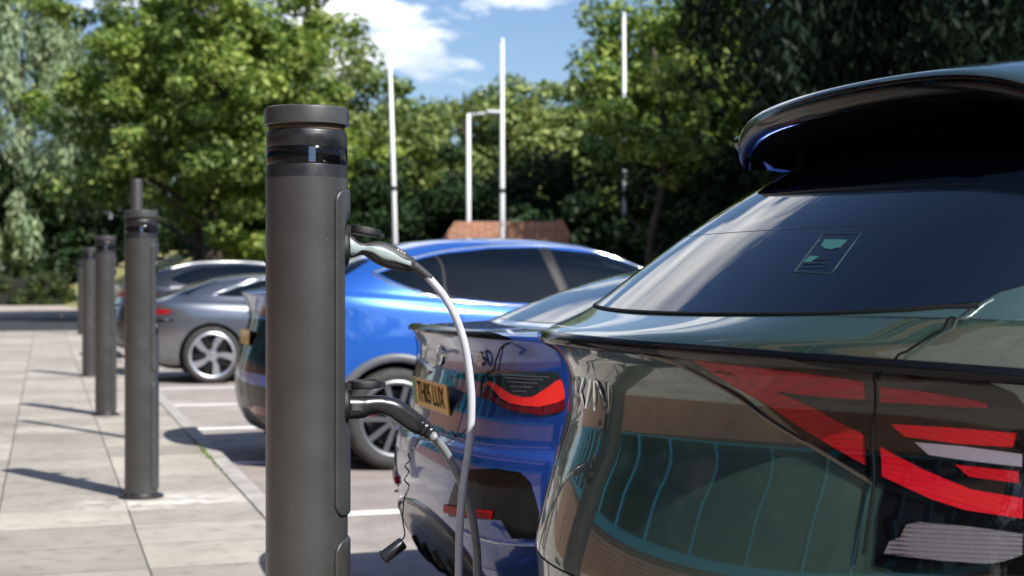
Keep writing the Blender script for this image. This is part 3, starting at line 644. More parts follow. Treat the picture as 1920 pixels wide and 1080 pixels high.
# charcoal hatchback, farthest
DX, DY = 1.0, 25.3
S, t = car('parked_car', (DX,DY,ROAD), 'charcoal crossover with bright silver roof rail, farthest of the parked cars', SUV, P_DARK, (1.0,3.85), .365,
    windows=[[(.92,1.36),(1.2,1.25),(1.8,1.21),(2.6,1.17),(3.4,1.14),(3.1,1.42),(2.6,1.55),(2.0,1.58),(1.45,1.54),(1.15,1.47)]],
    rearglass=[(-.72,1.345),(0,1.335),(.72,1.345),(.60,1.50),(0,1.56),(-.60,1.50)],
    surround=([(.9,1.22),(1.2,1.215),(1.8,1.185),(2.3,1.165)], .03, mat('satin_rail',(.45,.46,.48),.35,metal=.4)), W=.965,
    windscreen=[(-.76,1.12),(0,1.12),(.76,1.12),(.62,1.45),(0,1.53),(-.62,1.45)])
for sg in (-1,1):
    ribbon('roof_rail', S, [S.side(x,z,sg) for x,z in [(.95,1.52),(1.3,1.60),(1.7,1.625),(2.1,1.625),(2.6,1.58),(2.95,1.49)]], .024, MATS['satin_rail'], t, off=.02, thick=.025)
    patch('tail_light', S, [S.rear(sg*y,z) for y,z in [(.3,1.12),(.6,1.15),(.88,1.16),(.91,1.10),(.6,1.07),(.3,1.06)]], REDL, t, off=.012, depth=.016)
plate_on(S, t, '', 0, .80)

# ------------------------------------------------------------------ charging bollards
def specks(m, sc, thr, amt):
    nt = m.node_tree; b = nt.nodes['Principled BSDF']; src = b.inputs['Base Color'].links[0].from_socket
    tc = nt.nodes.new('ShaderNodeTexCoord'); v = nt.nodes.new('ShaderNodeTexVoronoi'); v.inputs['Scale'].default_value = sc; nt.links.new(tc.outputs['Object'], v.inputs['Vector'])
    r = nt.nodes.new('ShaderNodeMapRange'); r.inputs[1].default_value = thr; r.inputs[2].default_value = thr*.5; r.inputs[3].default_value = 0; r.inputs[4].default_value = amt; nt.links.new(v.outputs['Distance'], r.inputs[0])
    n = nt.nodes.new('ShaderNodeTexNoise'); n.inputs['Scale'].default_value = 9; nt.links.new(tc.outputs['Object'], n.inputs['Vector'])
    q = nt.nodes.new('ShaderNodeMapRange'); q.inputs[1].default_value = .5; q.inputs[2].default_value = .62; nt.links.new(n.outputs['Fac'], q.inputs[0])
    k = nt.nodes.new('ShaderNodeMath'); k.operation = 'MULTIPLY'; nt.links.new(r.outputs[0], k.inputs[0]); nt.links.new(q.outputs[0], k.inputs[1])
    x = nt.nodes.new('ShaderNodeMix'); x.data_type = 'RGBA'; nt.links.new(k.outputs[0], x.inputs[0]); nt.links.new(src, x.inputs[6]); x.inputs[7].default_value = (.45,.43,.40,1); nt.links.new(x.outputs[2], b.inputs['Base Color'])
PC = mat('bollard_paint', (.037,.0365,.0355), .36, spec=.75, bump=(700,.35,.0012), noise=(7,.16,.07))
specks(PC, 170, .16, .5); PCCAP = PC
BAND = mat('band_plastic', (.010,.010,.012), .42, noise=(30,.3,.12))
LID = mat('lid_plastic', (.007,.007,.008), .45, bump=(1200,.6,.0012))
R0 = .0955
PHC = math.radians(-5); PHW = math.radians(53)
def rec(z):
    def ss(a,b,x): x=min(max((x-a)/(b-a),0),1); return x
    return ss(.932,.965,z)*(1-ss(1.405,1.448,z))
def body_r(ph, z, add=0.0, flat=.083):
    d = (ph-PHC+PI)%(2*PI)-PI; k = rec(z); r = R0+add
    if abs(d) < PHW and k > 0: r2 = min(r, (flat)/max(math.cos(d),.2)); r = r+(r2-r)*k
    return r
def make_bollard(loc, label):
    t = thing('charging_bollard', loc, label, 'charging post', 'charging bollards along the kerb')
    zs = sorted(set([.012,.3,.6,.7,.8,.9,.925,.932,.94,.95,.957,.965,.972,1.0,1.1,1.2,1.3,1.39,1.398,1.405,1.415,1.425,1.437,1.448,1.456,1.47,1.5,1.524]))
    n = 144; V, F = [], []
    for z in zs:
        for k in range(n):
            ph = 2*PI*k/n; r = body_r(ph,z); V.append((r*math.cos(ph), r*math.sin(ph), z))
    for i in range(len(zs)-1):
        for k in range(n): F.append((i*n+k,i*n+(k+1)%n,(i+1)*n+(k+1)%n,(i+1)*n+k))
    F.append(tuple((len(zs)-1)*n+k for k in range(n)))
    o = mesh_obj('post', V, F, PC, t); o.data.set_sharp_from_angle(angle=math.radians(30))
    # bands and cap
    L = lambda nm, prof, m, par, **kw: mesh_obj(nm, *lathe(prof, 96, **kw), m, par)
    L('lower_band', [(.0951,1.520),(.0945,1.526),(.0945,1.5525),(.094,1.554)], BAND, t)
    g = L('sensor_window', [(.0938,1.554),(.0948,1.555),(.0948,1.594),(.0938,1.595)], GLOSS, t)
    V, F = [], []
    for z in (1.557,1.592):
        for k in range(7):
            ph = math.radians(-97+k*1.6*1.0); V.append((.0952*math.cos(ph),.0952*math.sin(ph),z))
    mesh_obj('painted_reflection', V, [(k,k+1,8+k,7+k) for k in range(6)], mat('reflection_blue',(.05,.08,.13),.15), g)  # blue patch painted on the band for a reflection
    L('upper_band', [(.0936,1.595),(.0942,1.596),(.0942,1.622),(.0930,1.626)], BAND, t)
    L('collar', [(.0932,1.626),(.0925,1.632),(.0895,1.6355),(.086,1.637)], BAND, t)
    L('brush_seal', [(.0885,1.634),(.088,1.65),(.06,1.65)], mat('bristle',(.09,.055,.03),.9), t)
    L('cap', [(.091,1.648),(.0965,1.6465),(.0985,1.6485),(.0985,1.682),(.0975,1.6865),(.093,1.6885),(.06,1.6895),(.001,1.69)], PCCAP, t).data.set_sharp_from_angle(angle=math.radians(40))
    # hinged side panels
    for (z0, z1) in ((.739,1.498),(.045,.684)):
        def shell(nm, grow, rad, m, depth):
            cr = .034+grow; W2 = PHW*R0+grow; zc0, zc1 = z0-grow, z1+grow
            rows = sorted(set([zc0+cr*(1-math.cos(u)) for u in np.linspace(0,PI/2,8)]+[zc1-cr*(1-math.cos(u)) for u in np.linspace(0,PI/2,8)]+[z for z in zs if zc0+cr<z<zc1-cr]))
            V, F = [], []; m_ = 26
            for z in rows:
                w = W2
                if z < zc0+cr: w = W2-cr+math.sqrt(max(cr*cr-(zc0+cr-z)**2,0))
                if z > zc1-cr: w = W2-cr+math.sqrt(max(cr*cr-(z-zc1+cr)**2,0))
                cols = [-w-.0001,-w,-w+.0012,-w+.004]+list(np.linspace(-w+.010,w-.010,m_-8))+[w-.004,w-.0012,w,w+.0001]
                for j, c in enumerate(cols):
                    ph = PHC+c/R0; e = min(j, len(cols)-1-j)
                    dr = [-depth,-.0035,-.001,0][min(e,3)]
                    ze = min(z-zc0, zc1-z)
                    if ze < .004: dr = min(dr, -.0035+.0035*ze/.004)
                    if ze < 1e-6: dr = -depth
                    r = body_r(ph, z, rad, .0845 if rad > .003 else .0835)+dr
                    V.append((r*math.cos(ph), r*math.sin(ph), z))
            nc = m_
            for i in range(len(rows)-1):
                for k in range(nc-1): F.append((i*nc+k,i*nc+k+1,(i+1)*nc+k+1,(i+1)*nc+k))
            return mesh_obj(nm, V, F, m, t)
        p = shell('side_panel', 0, .0065, PC, .009)
        q = shell('panel_gap', .0022, .0012, BLACKP, .002); q.parent = p  # black strip drawn for the dark gap round the panel
    # base plate with bolts
    V, F = lathe([(.128,.001),(.130,.004),(.130,.011),(.126,.014),(.098,.015),(.0965,.03)],72)
    bp = mesh_obj('base_plate', V, F, mat('base_metal',(.03,.03,.031),.5,metal=.4), t)
    for k in range(4):
        a = PI/4+k*PI/2; V, F = lathe([(.011,.014),(.011,.024),(.008,.027),(.001,.027)],6)
        mesh_obj('bolt', [(v[0]+.113*math.cos(a),v[1]+.113*math.sin(a),v[2]) for v in V], F, DISC, bp, False)
    # sockets with open round lids
    for i,(zc, tilt) in enumerate(((1.362,.17),(.992,-.02))):
        V, F = lathe([(.001,.0),(.030,.0),(.0315,.010),(.038,.0105),(.043,.008),(.0455,.002),(.0455,-.006)],48)
        V = [(.086+v[2], v[0], zc+v[1]) for v in V]
        s = mesh_obj('socket', V, F, LID, t); fix_normals(s)
        # lid: thick disc with a rim, hinged on top and standing out
        V, F = lathe([(.001,.006),(.033,.006),(.036,.009),(.039,.009),(.0405,.006),(.0405,-.006),(.038,-.009),(.030,-.010),(.001,-.010)],48)
        V2, F2 = poly_extrude([(.036,-.010),(.047,-.006),(.051,.0),(.044,.006),(.036,.010)],'z',-.008,.003)
        V3, F3 = poly_extrude([(-.048,-.016),(-.03,-.02),(-.03,.02),(-.048,.016)],'z',-.012,.006)
        V, F = join([(V,F),(V2,F2),(V3,F3)])
        M = Matrix.Translation((.097,0,zc+.047)) @ Matrix.Rotation(tilt,4,'Y') @ Matrix.Translation((.040,0,0))
        lid = mesh_obj('socket_lid', [M @ Vector(v) for v in V], F, LID, s); fix_normals(lid); lid.data.set_sharp_from_angle(angle=math.radians(30))
    for z in (1.33,.93,.5):
        ph = math.radians(168); V, F = lathe([(.004,0),(.004,.003),(.001,.004)],10)
        mesh_obj('screw', [((R0-.001+v[2])*math.cos(ph)-v[0]*math.sin(ph),(R0-.001+v[2])*math.sin(ph)+v[0]*math.cos(ph),z+v[1]) for v in V], F, BLACKP, t, False)
    return t
b1 = make_bollard((.585,3.484,0), 'large grey charging bollard in front with two cables plugged into its side')
for x,y,l in ((.540,9.06,'second grey charging bollard, unplugged, a thin dark post showing above its cap'),
              (.542,14.58,'third grey charging bollard from the front, narrow one casting a long shadow'),
              (.556,20.4,'fourth grey charging bollard, half hidden behind the third one'),
              (.800,35.6,'farthest grey charging bollard, a dark sliver at the end of the row')):
    c = copy_tree(b1); c.location = (x,y,0); c['label'] = l

# thin dark post behind the second bollard
tp = thing('steel_post', (.700,12.35,0), 'thin dark steel post rising behind the second charging bollard', 'post')
V, F = lathe([(.048,.0),(.048,2.07),(.044,2.085),(.001,2.088)],32); mesh_obj('shaft', V, F, mat('post_dark',(.035,.034,.034),.5), tp)
V, F = lathe([(.09,.0),(.09,.012),(.05,.014)],32); mesh_obj('foot', V, F, MATS['post_dark'], tp)

# ------------------------------------------------------------------ charging cables (plug, lead)
Y0 = 3.47
def xz(L, y=Y0): return [(x,y,z) for x,z in L]
UP_ST=[(0.676,1.365,.0288),(0.683,1.365,.0275),(0.696,1.362,.0213),(0.715,1.361,.015),(0.734,1.358,.0213),(0.76,1.35,.0281),(0.792,1.338,.0275),(0.818,1.328,.0219),(0.834,1.324,.0163),(0.84,1.323,.0125)]
UP_TOP=[(0.675,1.389),(0.691,1.382),(0.701,1.372),(0.713,1.367),(0.736,1.367),(0.759,1.364),(0.785,1.352),(0.808,1.337),(0.828,1.332)]
UP_BOT=[(0.675,1.346),(0.691,1.344),(0.701,1.35),(0.713,1.356),(0.736,1.35),(0.759,1.336),(0.785,1.331),(0.808,1.325),(0.828,1.319)]
UP_CB=[(0.871,1.297),(0.886,1.281),(0.914,1.247),(0.945,1.191),(0.966,1.126),(0.978,1.049),(0.982,0.984),(0.977,0.894),(0.963,0.805),(0.953,0.702),(0.95,0.574)]
LO_ST=[(0.677,0.987,.0281),(0.683,0.987,.0281),(0.71,0.987,.0269),(0.732,0.991,.0231),(0.76,0.991,.0219),(0.791,0.982,.0238),(0.814,0.966,.025),(0.838,0.949,.0244),(0.857,0.935,.0213)]
LO_BOOT=[(0.852,0.939),(0.867,0.93),(0.881,0.919),(0.894,0.906)]
LO_CB=[(0.881,0.916),(0.894,0.902),(0.921,0.873),(0.955,0.82),(0.983,0.768),(1.004,0.71),(1.019,0.651),(1.031,0.573)]
TETHER=[(0.846,0.911),(0.837,0.891),(0.819,0.877),(0.825,0.86),(0.811,0.848),(0.823,0.832),(0.809,0.816),(0.823,0.799),(0.814,0.783),(0.809,0.765),(0.806,0.721),(0.811,0.684),(0.797,0.668)]
def localise(o, root):
    for v in o.data.vertices: v.co -= root.location
    return o
GREYP = mat('handle_grey', (.27,.32,.32), .42, bump=(1500,.3,.0006))
DARKP = mat('handle_dark', (.032,.031,.033), .5, bump=(1500,.4,.0008))
BLKH = mat('handle_black', (.012,.012,.014), .25, spec=.6, bump=(900,.12,.0005))
def place(o): return o
# upper: two tone handle on white cable to the deep blue saloon
u = thing('charging_cable', (.585,3.484,0), 'white cable with two tone grey plug in the upper socket of the front bollard', 'charging cable', 'charging cables plugged into the front bollard')
def L_(o, par=None):
    localise(o, u_); o.parent = par or u_; return o
u_ = u
c = catmull([(x,z,h) for x,z,h in UP_ST], 5)
hd = L_(tube_obj('plug_handle', [(x,Y0,z) for x,z,h in c], [(min(h,.0235)*.92+.002*0, h) for x,z,h in c], DARKP, None, 28))
top = catmull(UP_TOP, 4); bot = catmull(UP_BOT, 4); V, F = [], []; nn = 9
for (x0,z0),(x1,z1) in zip(top, bot):
    for k in range(nn):
        f = k/(nn-1); x, z = x0+(x1-x0)*f, z0+(z1-z0)*f
        i = int(np.argmin(abs(c[:,0]-x))); zc_, h = np.interp(x, c[:,0], c[:,1]), np.interp(x, c[:,0], c[:,2]); b = min(h,.0235)*.92
        V.append((x, Y0-b*math.sqrt(max(1-((z-zc_)/h)**2, .02))-(.0022 if 0<k<nn-1 else .0002), z))
for i in range(len(top)-1):
    for k in range(nn-1): F.append((i*nn+k,(i+1)*nn+k,(i+1)*nn+k+1,i*nn+k+1))
gi = L_(mesh_obj('grip_inset', V, F, GREYP, None), hd); fix_normals(gi)
for nm, side in (('inset_line', bot),):
    P = []
    for x,z in side:
        zc_, h = np.interp(x, c[:,0], c[:,1]), np.interp(x, c[:,0], c[:,2]); b = min(h,.0235)*.92
        zz = z-.0025; P.append((x, Y0-b*math.sqrt(max(1-((zz-zc_)/h)**2, .05))-.0004, zz))
    L_(tube_obj(nm, P, .0007, BLACKP, None, 6), hd)
M = Matrix.Translation((.803,Y0-.0135,1.3525)) @ Matrix.Rotation(.50,4,'Y') @ Matrix(((1,0,0,0),(0,.35,-1,0),(0,1,.35,0),(0,0,0,1)))
o = text_mesh('\u25AE060', .010, WHITEP, None, M, name='lettering', extrude=.0015, bold=.0002); L_(o, hd)
L_(tube_obj('strain_relief', catmull([(.829,Y0,1.327),(.843,Y0,1.3185),(.858,Y0,1.308),(.880,Y0,1.290)],4), list(np.linspace(.0125,.0095,13)), DARKP, None, 20), hd)
WHC = mat('white_cable', (.50,.51,.57), .38, noise=(9,.06))
path = catmull([(x,Y0,z) for x,z in UP_CB]+[(.96,3.52,.30),(.99,3.62,.06),(1.06,3.80,.012),(1.20,4.00,-.05),(1.45,4.18,-.068),(1.9,4.22,-.068),(2.25,4.24,-.05),(2.38,4.30,.25),(2.36,4.38,.70),(2.34,4.50,.78)],6)
L_(tube_obj('lead', path, .0096, WHC, None, 16))
cc = L_(tube_obj('car_plug', [(2.38,4.34,.62),(2.36,4.39,.71),(2.345,4.46,.77),(2.34,4.56,.79)], [.015,.024,.028,.03], DARKP, None, 16))
# lower: black pistol handle on grey cable to the green crossover
w = thing('charging_cable', (.585,3.484,0), 'grey cable with black curved plug and dangling cap, in the lower socket', 'charging cable', 'charging cables plugged into the front bollard')
u_ = w
c = catmull([(x,z,h) for x,z,h in LO_ST], 5)
hd = L_(tube_obj('plug_handle', [(x,Y0,z) for x,z,h in c], [(min(h,.0245)*.9, h) for x,z,h in c], BLKH, None, 32))
for sx, sz in [(0.767,1.001),(0.848,.956),(0.789,0.966),(0.830,0.931)]:
    zc_, h = np.interp(sx, c[:,0], c[:,1]), np.interp(sx, c[:,0], c[:,2]); b = min(h,.0245)*.9
    yy = Y0-b*math.sqrt(max(1-((sz-zc_)/h)**2,.05))
    V, F = lathe([(.0042,.002),(.0042,-.0012),(.0028,-.0012),(.0026,.0015),(.001,.0015)],16,'y')
    L_(mesh_obj('screw_hole', [(v[0]+sx,v[1]+yy,v[2]+sz) for v in V], F, mat('hole_black',(.002,.002,.002),.3), None), hd)
bm = bmesh.new(); box_bm(bm, .697, Y0-.0225, .989, .026, .003, .018, .0012)
lb = L_(bm_obj('rating_label', bm, mat('label_grey',(.03,.03,.032),.5), None), hd)
bm = bmesh.new()
for k in range(3): box_bm(bm, .697+(-.002 if k==1 else 0), Y0-.0242, .9945-k*.0052, .020-(.006 if k==1 else 0), .0006, .0016)
L_(bm_obj('label_print', bm, mat('label_text',(.12,.12,.12),.5), None), lb)
# ribbed rubber boot
bp_ = catmull([(x,Y0,z) for x,z in LO_BOOT], 8); n_ = len(bp_)
rr_ = [ (.0225-.0095*i/(n_-1))+(.0022 if (i//2)%3 == 0 else -.0008) for i in range(n_)]
L_(tube_obj('strain_relief', bp_, rr_, BLKH, None, 24), hd)
GRC = mat('grey_cable', (.23,.24,.25), .33, noise=(9,.08))
path = catmull([(x,3.45+.02*i,z) for i,(x,z) in enumerate(LO_CB)]+[(1.04,3.60,.30),(1.05,3.55,.05),(1.08,3.30,.012),(1.15,2.9,.012),(1.25,2.55,-.05),(1.32,2.35,-.068),(1.30,2.22,.02),(1.22,2.16,.30),(1.24,2.14,.50),(1.32,2.16,.56)],6)
L_(tube_obj('lead', path, .0108, GRC, None, 16))
L_(tube_obj('car_plug', [(1.22,2.14,.42),(1.235,2.14,.50),(1.29,2.155,.55),(1.42,2.19,.56)], [.015,.024,.028,.03], BLKH, None, 16))
tp_ = catmull([(x,3.445+(.006 if i%2 else -.004)*(1 if i<9 else 0),z) for i,(x,z) in enumerate(TETHER)],5)
te = L_(tube_obj('tether', tp_, .0019, BLKH, None, 8))
V, F = lathe([(.001,-.030),(.013,-.030),(.0155,-.026),(.0155,.022),(.0175,.024),(.0175,.030),(.015,.031),(.0135,.0),(.001,.0)],32,'y')
M = Matrix.Translation((.783,3.445,.650)) @ Matrix.Rotation(math.radians(-34),4,'Y') @ Matrix.Rotation(PI/2,4,'Z') @ Matrix.Scale(1,4)
o = L_(mesh_obj('dust_cap', [M @ Vector(v) for v in V], F, BLKH, None), te); fix_normals(o); o.data.set_sharp_from_angle(angle=math.radians(35))

# ------------------------------------------------------------------ ground
def nodes_mat(name):
    m = bpy.data.materials.new(name); m.use_nodes = True; return m, m.node_tree, m.node_tree.nodes['Principled BSDF']
def N(nt, t, **k):
    n = nt.nodes.new('ShaderNode'+t)
    for a, b in k.items():
        if a[0] == '_': setattr(n, a[1:], b)
        else: n.inputs[a.replace('__',' ')].default_value = b
    return n
def ramp(nt, pts):
    r = nt.nodes.new('ShaderNodeValToRGB'); e = r.color_ramp.elements
    while len(e) < len(pts): e.new(.5)
    for q, (p, c) in zip(e, pts): q.position = p; q.color = (*c, 1) if len(c) == 3 else c
    return r
def mixc(nt, a, b, f, mode='MIX'):
    m = nt.nodes.new('ShaderNodeMix'); m.data_type = 'RGBA'; m.blend_type = mode
    for s, v in ((6, a), (7, b), (0, f)):
        if hasattr(v, 'links'): nt.links.new(v, m.inputs[s])
        else: m.inputs[s].default_value = v if not isinstance(v, tuple) else ((*v,1) if len(v)==3 else v)
    return m.outputs[2]
def grid_sheet(name, x0, x1, y0, y1, z, m, step=4, zf=None):
    nx, ny = max(1,int((x1-x0)/step)), max(1,int((y1-y0)/step))
    V = [(x0+(x1-x0)*i/nx, y0+(y1-y0)*j/ny, 0) for j in range(ny+1) for i in range(nx+1)]
    V = [(x,y,(zf(x,y) if zf else z)) for x,y,_ in V]
    F = [(j*(nx+1)+i, j*(nx+1)+i+1, (j+1)*(nx+1)+i+1, (j+1)*(nx+1)+i) for j in range(ny) for i in range(nx)]
    return structure(mesh_obj(name, V, F, m, None, smooth=True))

# asphalt
m, nt, b = nodes_mat('asphalt'); tc = N(nt,'TexCoord')
n1 = N(nt,'TexNoise',Scale=.35,Detail=5); n2 = N(nt,'TexNoise',Scale=140,Detail=2); n3 = N(nt,'TexNoise',Scale=3.2,Detail=6)
for n in (n1,n2,n3): nt.links.new(tc.outputs['Object'], n.inputs['Vector'])
r1 = ramp(nt, [(.35,(.29,.255,.23)),(.65,(.41,.365,.33))]); nt.links.new(n1.outputs['Fac'], r1.inputs[0])
r2 = ramp(nt, [(.35,(.55,.55,.55)),(.6,(1.15,1.12,1.1))]); nt.links.new(n2.outputs['Fac'], r2.inputs[0])
r3 = ramp(nt, [(.35,(.8,.8,.8)),(.65,(1.1,1.1,1.1))]); nt.links.new(n3.outputs['Fac'], r3.inputs[0])
c_ = mixc(nt, r1.outputs[0], r2.outputs[0], 1.0, 'MULTIPLY'); c_ = mixc(nt, c_, r3.outputs[0], 1.0, 'MULTIPLY')
nt.links.new(c_, b.inputs['Base Color']); b.inputs['Roughness'].default_value = .85
bp = N(nt,'Bump',Strength=.5,Distance=.004); nt.links.new(n2.outputs['Fac'], bp.inputs['Height']); nt.links.new(bp.outputs[0], b.inputs['Normal'])
ASPH = m
grid_sheet('car_park', 1.2, 60, -14, 38, ROAD, ASPH)

# paving slabs
m, nt, b = nodes_mat('paving'); tc = N(nt,'TexCoord'); mp = N(nt,'Mapping'); mp.inputs['Location'].default_value = (.24,0,0)
nt.links.new(tc.outputs['Object'], mp.inputs['Vector'])
br = N(nt,'TexBrick',Scale=1.0); br.offset = 0.0; br.squash = 1.0
br.inputs['Brick Width'].default_value = .685; br.inputs['Row Height'].default_value = .62; br.inputs['Mortar Size'].default_value = .006
br.inputs['Mortar Smooth'].default_value = .3; br.inputs['Bias'].default_value = 0
br.inputs['Color1'].default_value = (.30,.28,.25,1); br.inputs['Color2'].default_value = (.45,.42,.375,1); br.inputs['Mortar'].default_value = (.12,.11,.095,1)
nz = N(nt,'TexNoise',Scale=2.5,Detail=4); nt.links.new(mp.outputs[0], nz.inputs['Vector'])
ad = N(nt,'VectorMath',_operation='MULTIPLY_ADD'); nt.links.new(nz.outputs['Color'], ad.inputs[0]); ad.inputs[1].default_value = (.010,.010,0); nt.links.new(mp.outputs[0], ad.inputs[2])
nt.links.new(ad.outputs[0], br.inputs['Vector'])
n1 = N(nt,'TexNoise',Scale=1.3,Detail=7); n2 = N(nt,'TexNoise',Scale=160,Detail=3); n3 = N(nt,'TexNoise',Scale=7,Detail=8,Roughness=.7)
for n in (n1,n2,n3): nt.links.new(tc.outputs['Object'], n.inputs['Vector'])
r1 = ramp(nt, [(.3,(.80,.78,.76)),(.7,(1.14,1.12,1.10))]); nt.links.new(n1.outputs['Fac'], r1.inputs[0])
r2 = ramp(nt, [(.3,(.88,.88,.88)),(.7,(1.08,1.08,1.08))]); nt.links.new(n2.outputs['Fac'], r2.inputs[0])
r3 = ramp(nt, [(.30,(.62,.60,.57)),(.47,(.98,.97,.96)),(.75,(1.1,1.09,1.07))]); nt.links.new(n3.outputs['Fac'], r3.inputs[0])
c_ = br.outputs['Color']
for r in (r1,r2,r3): c_ = mixc(nt, c_, r.outputs[0], 1.0, 'MULTIPLY')
# pale mortar residue around the second bollard
sx = N(nt,'VectorMath',_operation='DISTANCE'); sc = N(nt,'VectorMath',_operation='MULTIPLY'); nt.links.new(tc.outputs['Object'], sc.inputs[0]); sc.inputs[1].default_value=(1,1.7,0)
nt.links.new(sc.outputs[0], sx.inputs[0]); sx.inputs[1].default_value = (.62,8.82*1.7,0)
mr = N(nt,'MapRange'); mr.inputs[1].default_value=.62; mr.inputs[2].default_value=.25; nt.links.new(sx.outputs['Value'], mr.inputs[0])
mm = N(nt,'Math',_operation='MULTIPLY'); nt.links.new(mr.outputs[0], mm.inputs[0]); rr = ramp(nt,[(.45,(0,0,0)),(.62,(.8,.8,.8))]); nt.links.new(n3.outputs['Fac'], rr.inputs[0]); nt.links.new(rr.outputs[0], mm.inputs[1])
c_ = mixc(nt, c_, (.72,.70,.67), mm.outputs[0])
nt.links.new(c_, b.inputs['Base Color']); b.inputs['Roughness'].default_value = .8
bp = N(nt,'Bump',Strength=.6,Distance=.004); mh = N(nt,'Math',_operation='SUBTRACT'); nt.links.new(n2.outputs['Fac'], mh.inputs[0]); nt.links.new(br.outputs['Fac'], mh.inputs[1])
nt.links.new(mh.outputs[0], bp.inputs['Height']); nt.links.new(bp.outputs[0], b.inputs['Normal'])
PAVE = m
bm = bmesh.new(); box_bm(bm, (1.125-5.2)/2, 12, -.10, 1.125+5.2, 52, .2); structure(bm_obj('pavement', bm, PAVE))
# kerb stones
m, nt, b = nodes_mat('kerbstone'); tc = N(nt,'TexCoord')
n1 = N(nt,'TexNoise',Scale=5,Detail=8); nt.links.new(tc.outputs['Object'], n1.inputs['Vector'])
r1 = ramp(nt,[(.3,(.27,.25,.225)),(.7,(.45,.42,.38))]); nt.links.new(n1.outputs['Fac'], r1.inputs[0]); nt.links.new(r1.outputs[0], b.inputs['Base Color']); b.inputs['Roughness'].default_value=.8
bm = bmesh.new()
y = -14
while y < 38: box_bm(bm, 1.190, y+.4565, -.098, .118, .905, .2, .007); y += .915
structure(bm_obj('kerb', bm, m))
# moss and grit in the joint
bm = bmesh.new()
for i in range(150):
    y = 8.5+rng.random()*6 if i < 110 else 5+rng.random()*25
    if i < 110: y = 11.2+rng.normal()*.5
    x = 1.128+rng.normal()*.008; s = .012+.02*rng.random(); a = rng.random()*6.28
    h = .008+.018*rng.random()
    v = [bm.verts.new((x+s*math.cos(a)*.3, y+s*math.sin(a)*.3, 0)), bm.verts.new((x-s*math.cos(a)*.3, y-s*math.sin(a)*.3, 0)), bm.verts.new((x+rng.normal()*.012, y+rng.normal()*.012, h))]
    bm.faces.new(v)
tag(bm_obj('moss', bm, mat('moss',(.10,.17,.03),.9)), kind='stuff')
# bay markings
PAINTW = mat('road_paint', (.80,.79,.76), .7, noise=(22,.1))
V, F = [], []
for y in (3.5, 6.0, 8.55, 11.14, 13.75, 16.35, 18.85, 21.5, 24.0, 26.6):
    o = len(V); V += [(1.27,y-.08,ROAD+.004),(6.3,y-.08,ROAD+.004),(6.3,y+.08,ROAD+.004),(1.27,y+.08,ROAD+.004)]; F.append((o,o+1,o+2,o+3))
structure(mesh_obj('bay_markings', V, F, PAINTW, None, False))
# access road beyond, verge and grass bank
def bank(x, y):
    t = min(max((y-44)/11,0),1); t = t*t*(3-2*t); s = min(max((x-1.0)/4,0),1)
    return ROAD-.02+.12*min(max((y-44),0),1)+ (2.2*t)*s + .9*min(max((y-60)/40,0),1)
SHADEA = mat('shade_dark_asphalt', (.026,.026,.030), .85, noise=(2,.25), bump=(120,.4,.003))  # asphalt darkened to put a cast shadow into its colour
grid_sheet('access_road', -40, 60, 38, 53, ROAD-.004, SHADEA)
m, nt, b = nodes_mat('lawn'); tc = N(nt,'TexCoord')
n1 = N(nt,'TexNoise',Scale=.4,Detail=8); n2 = N(nt,'TexNoise',Scale=12,Detail=4)
for n in (n1,n2): nt.links.new(tc.outputs['Object'], n.inputs['Vector'])
r1 = ramp(nt,[(.3,(.16,.17,.05)),(.55,(.34,.31,.12)),(.75,(.40,.35,.17))]); nt.links.new(n1.outputs['Fac'], r1.inputs[0])
r2 = ramp(nt,[(.3,(.7,.7,.7)),(.7,(1.15,1.15,1.1))]); nt.links.new(n2.outputs['Fac'], r2.inputs[0])
nt.links.new(mixc(nt,r1.outputs[0],r2.outputs[0],1.0,'MULTIPLY'), b.inputs['Base Color']); b.inputs['Roughness'].default_value=.95
LAWN = m
def hill(x, y): return max(-.5, bank(x,y))
structure(grid_sheet('grass_bank', -90, 140, 44.2, 190, 0, LAWN, 2.0, lambda x,y: bank(x,y)+(.02 if x>5 or y>77 else -.4)))
grid_sheet('ground', -400, 400, -300, 400, -.55, mat('earth',(.12,.12,.06),.95,noise=(.2,.3)), 50)
bm = bmesh.new(); box_bm(bm, -20, 64.5, -.05, 48, 23, .2); structure(bm_obj('far_pavement', bm, mat('far_paving',(.40,.34,.29),.85,noise=(1.5,.2))))

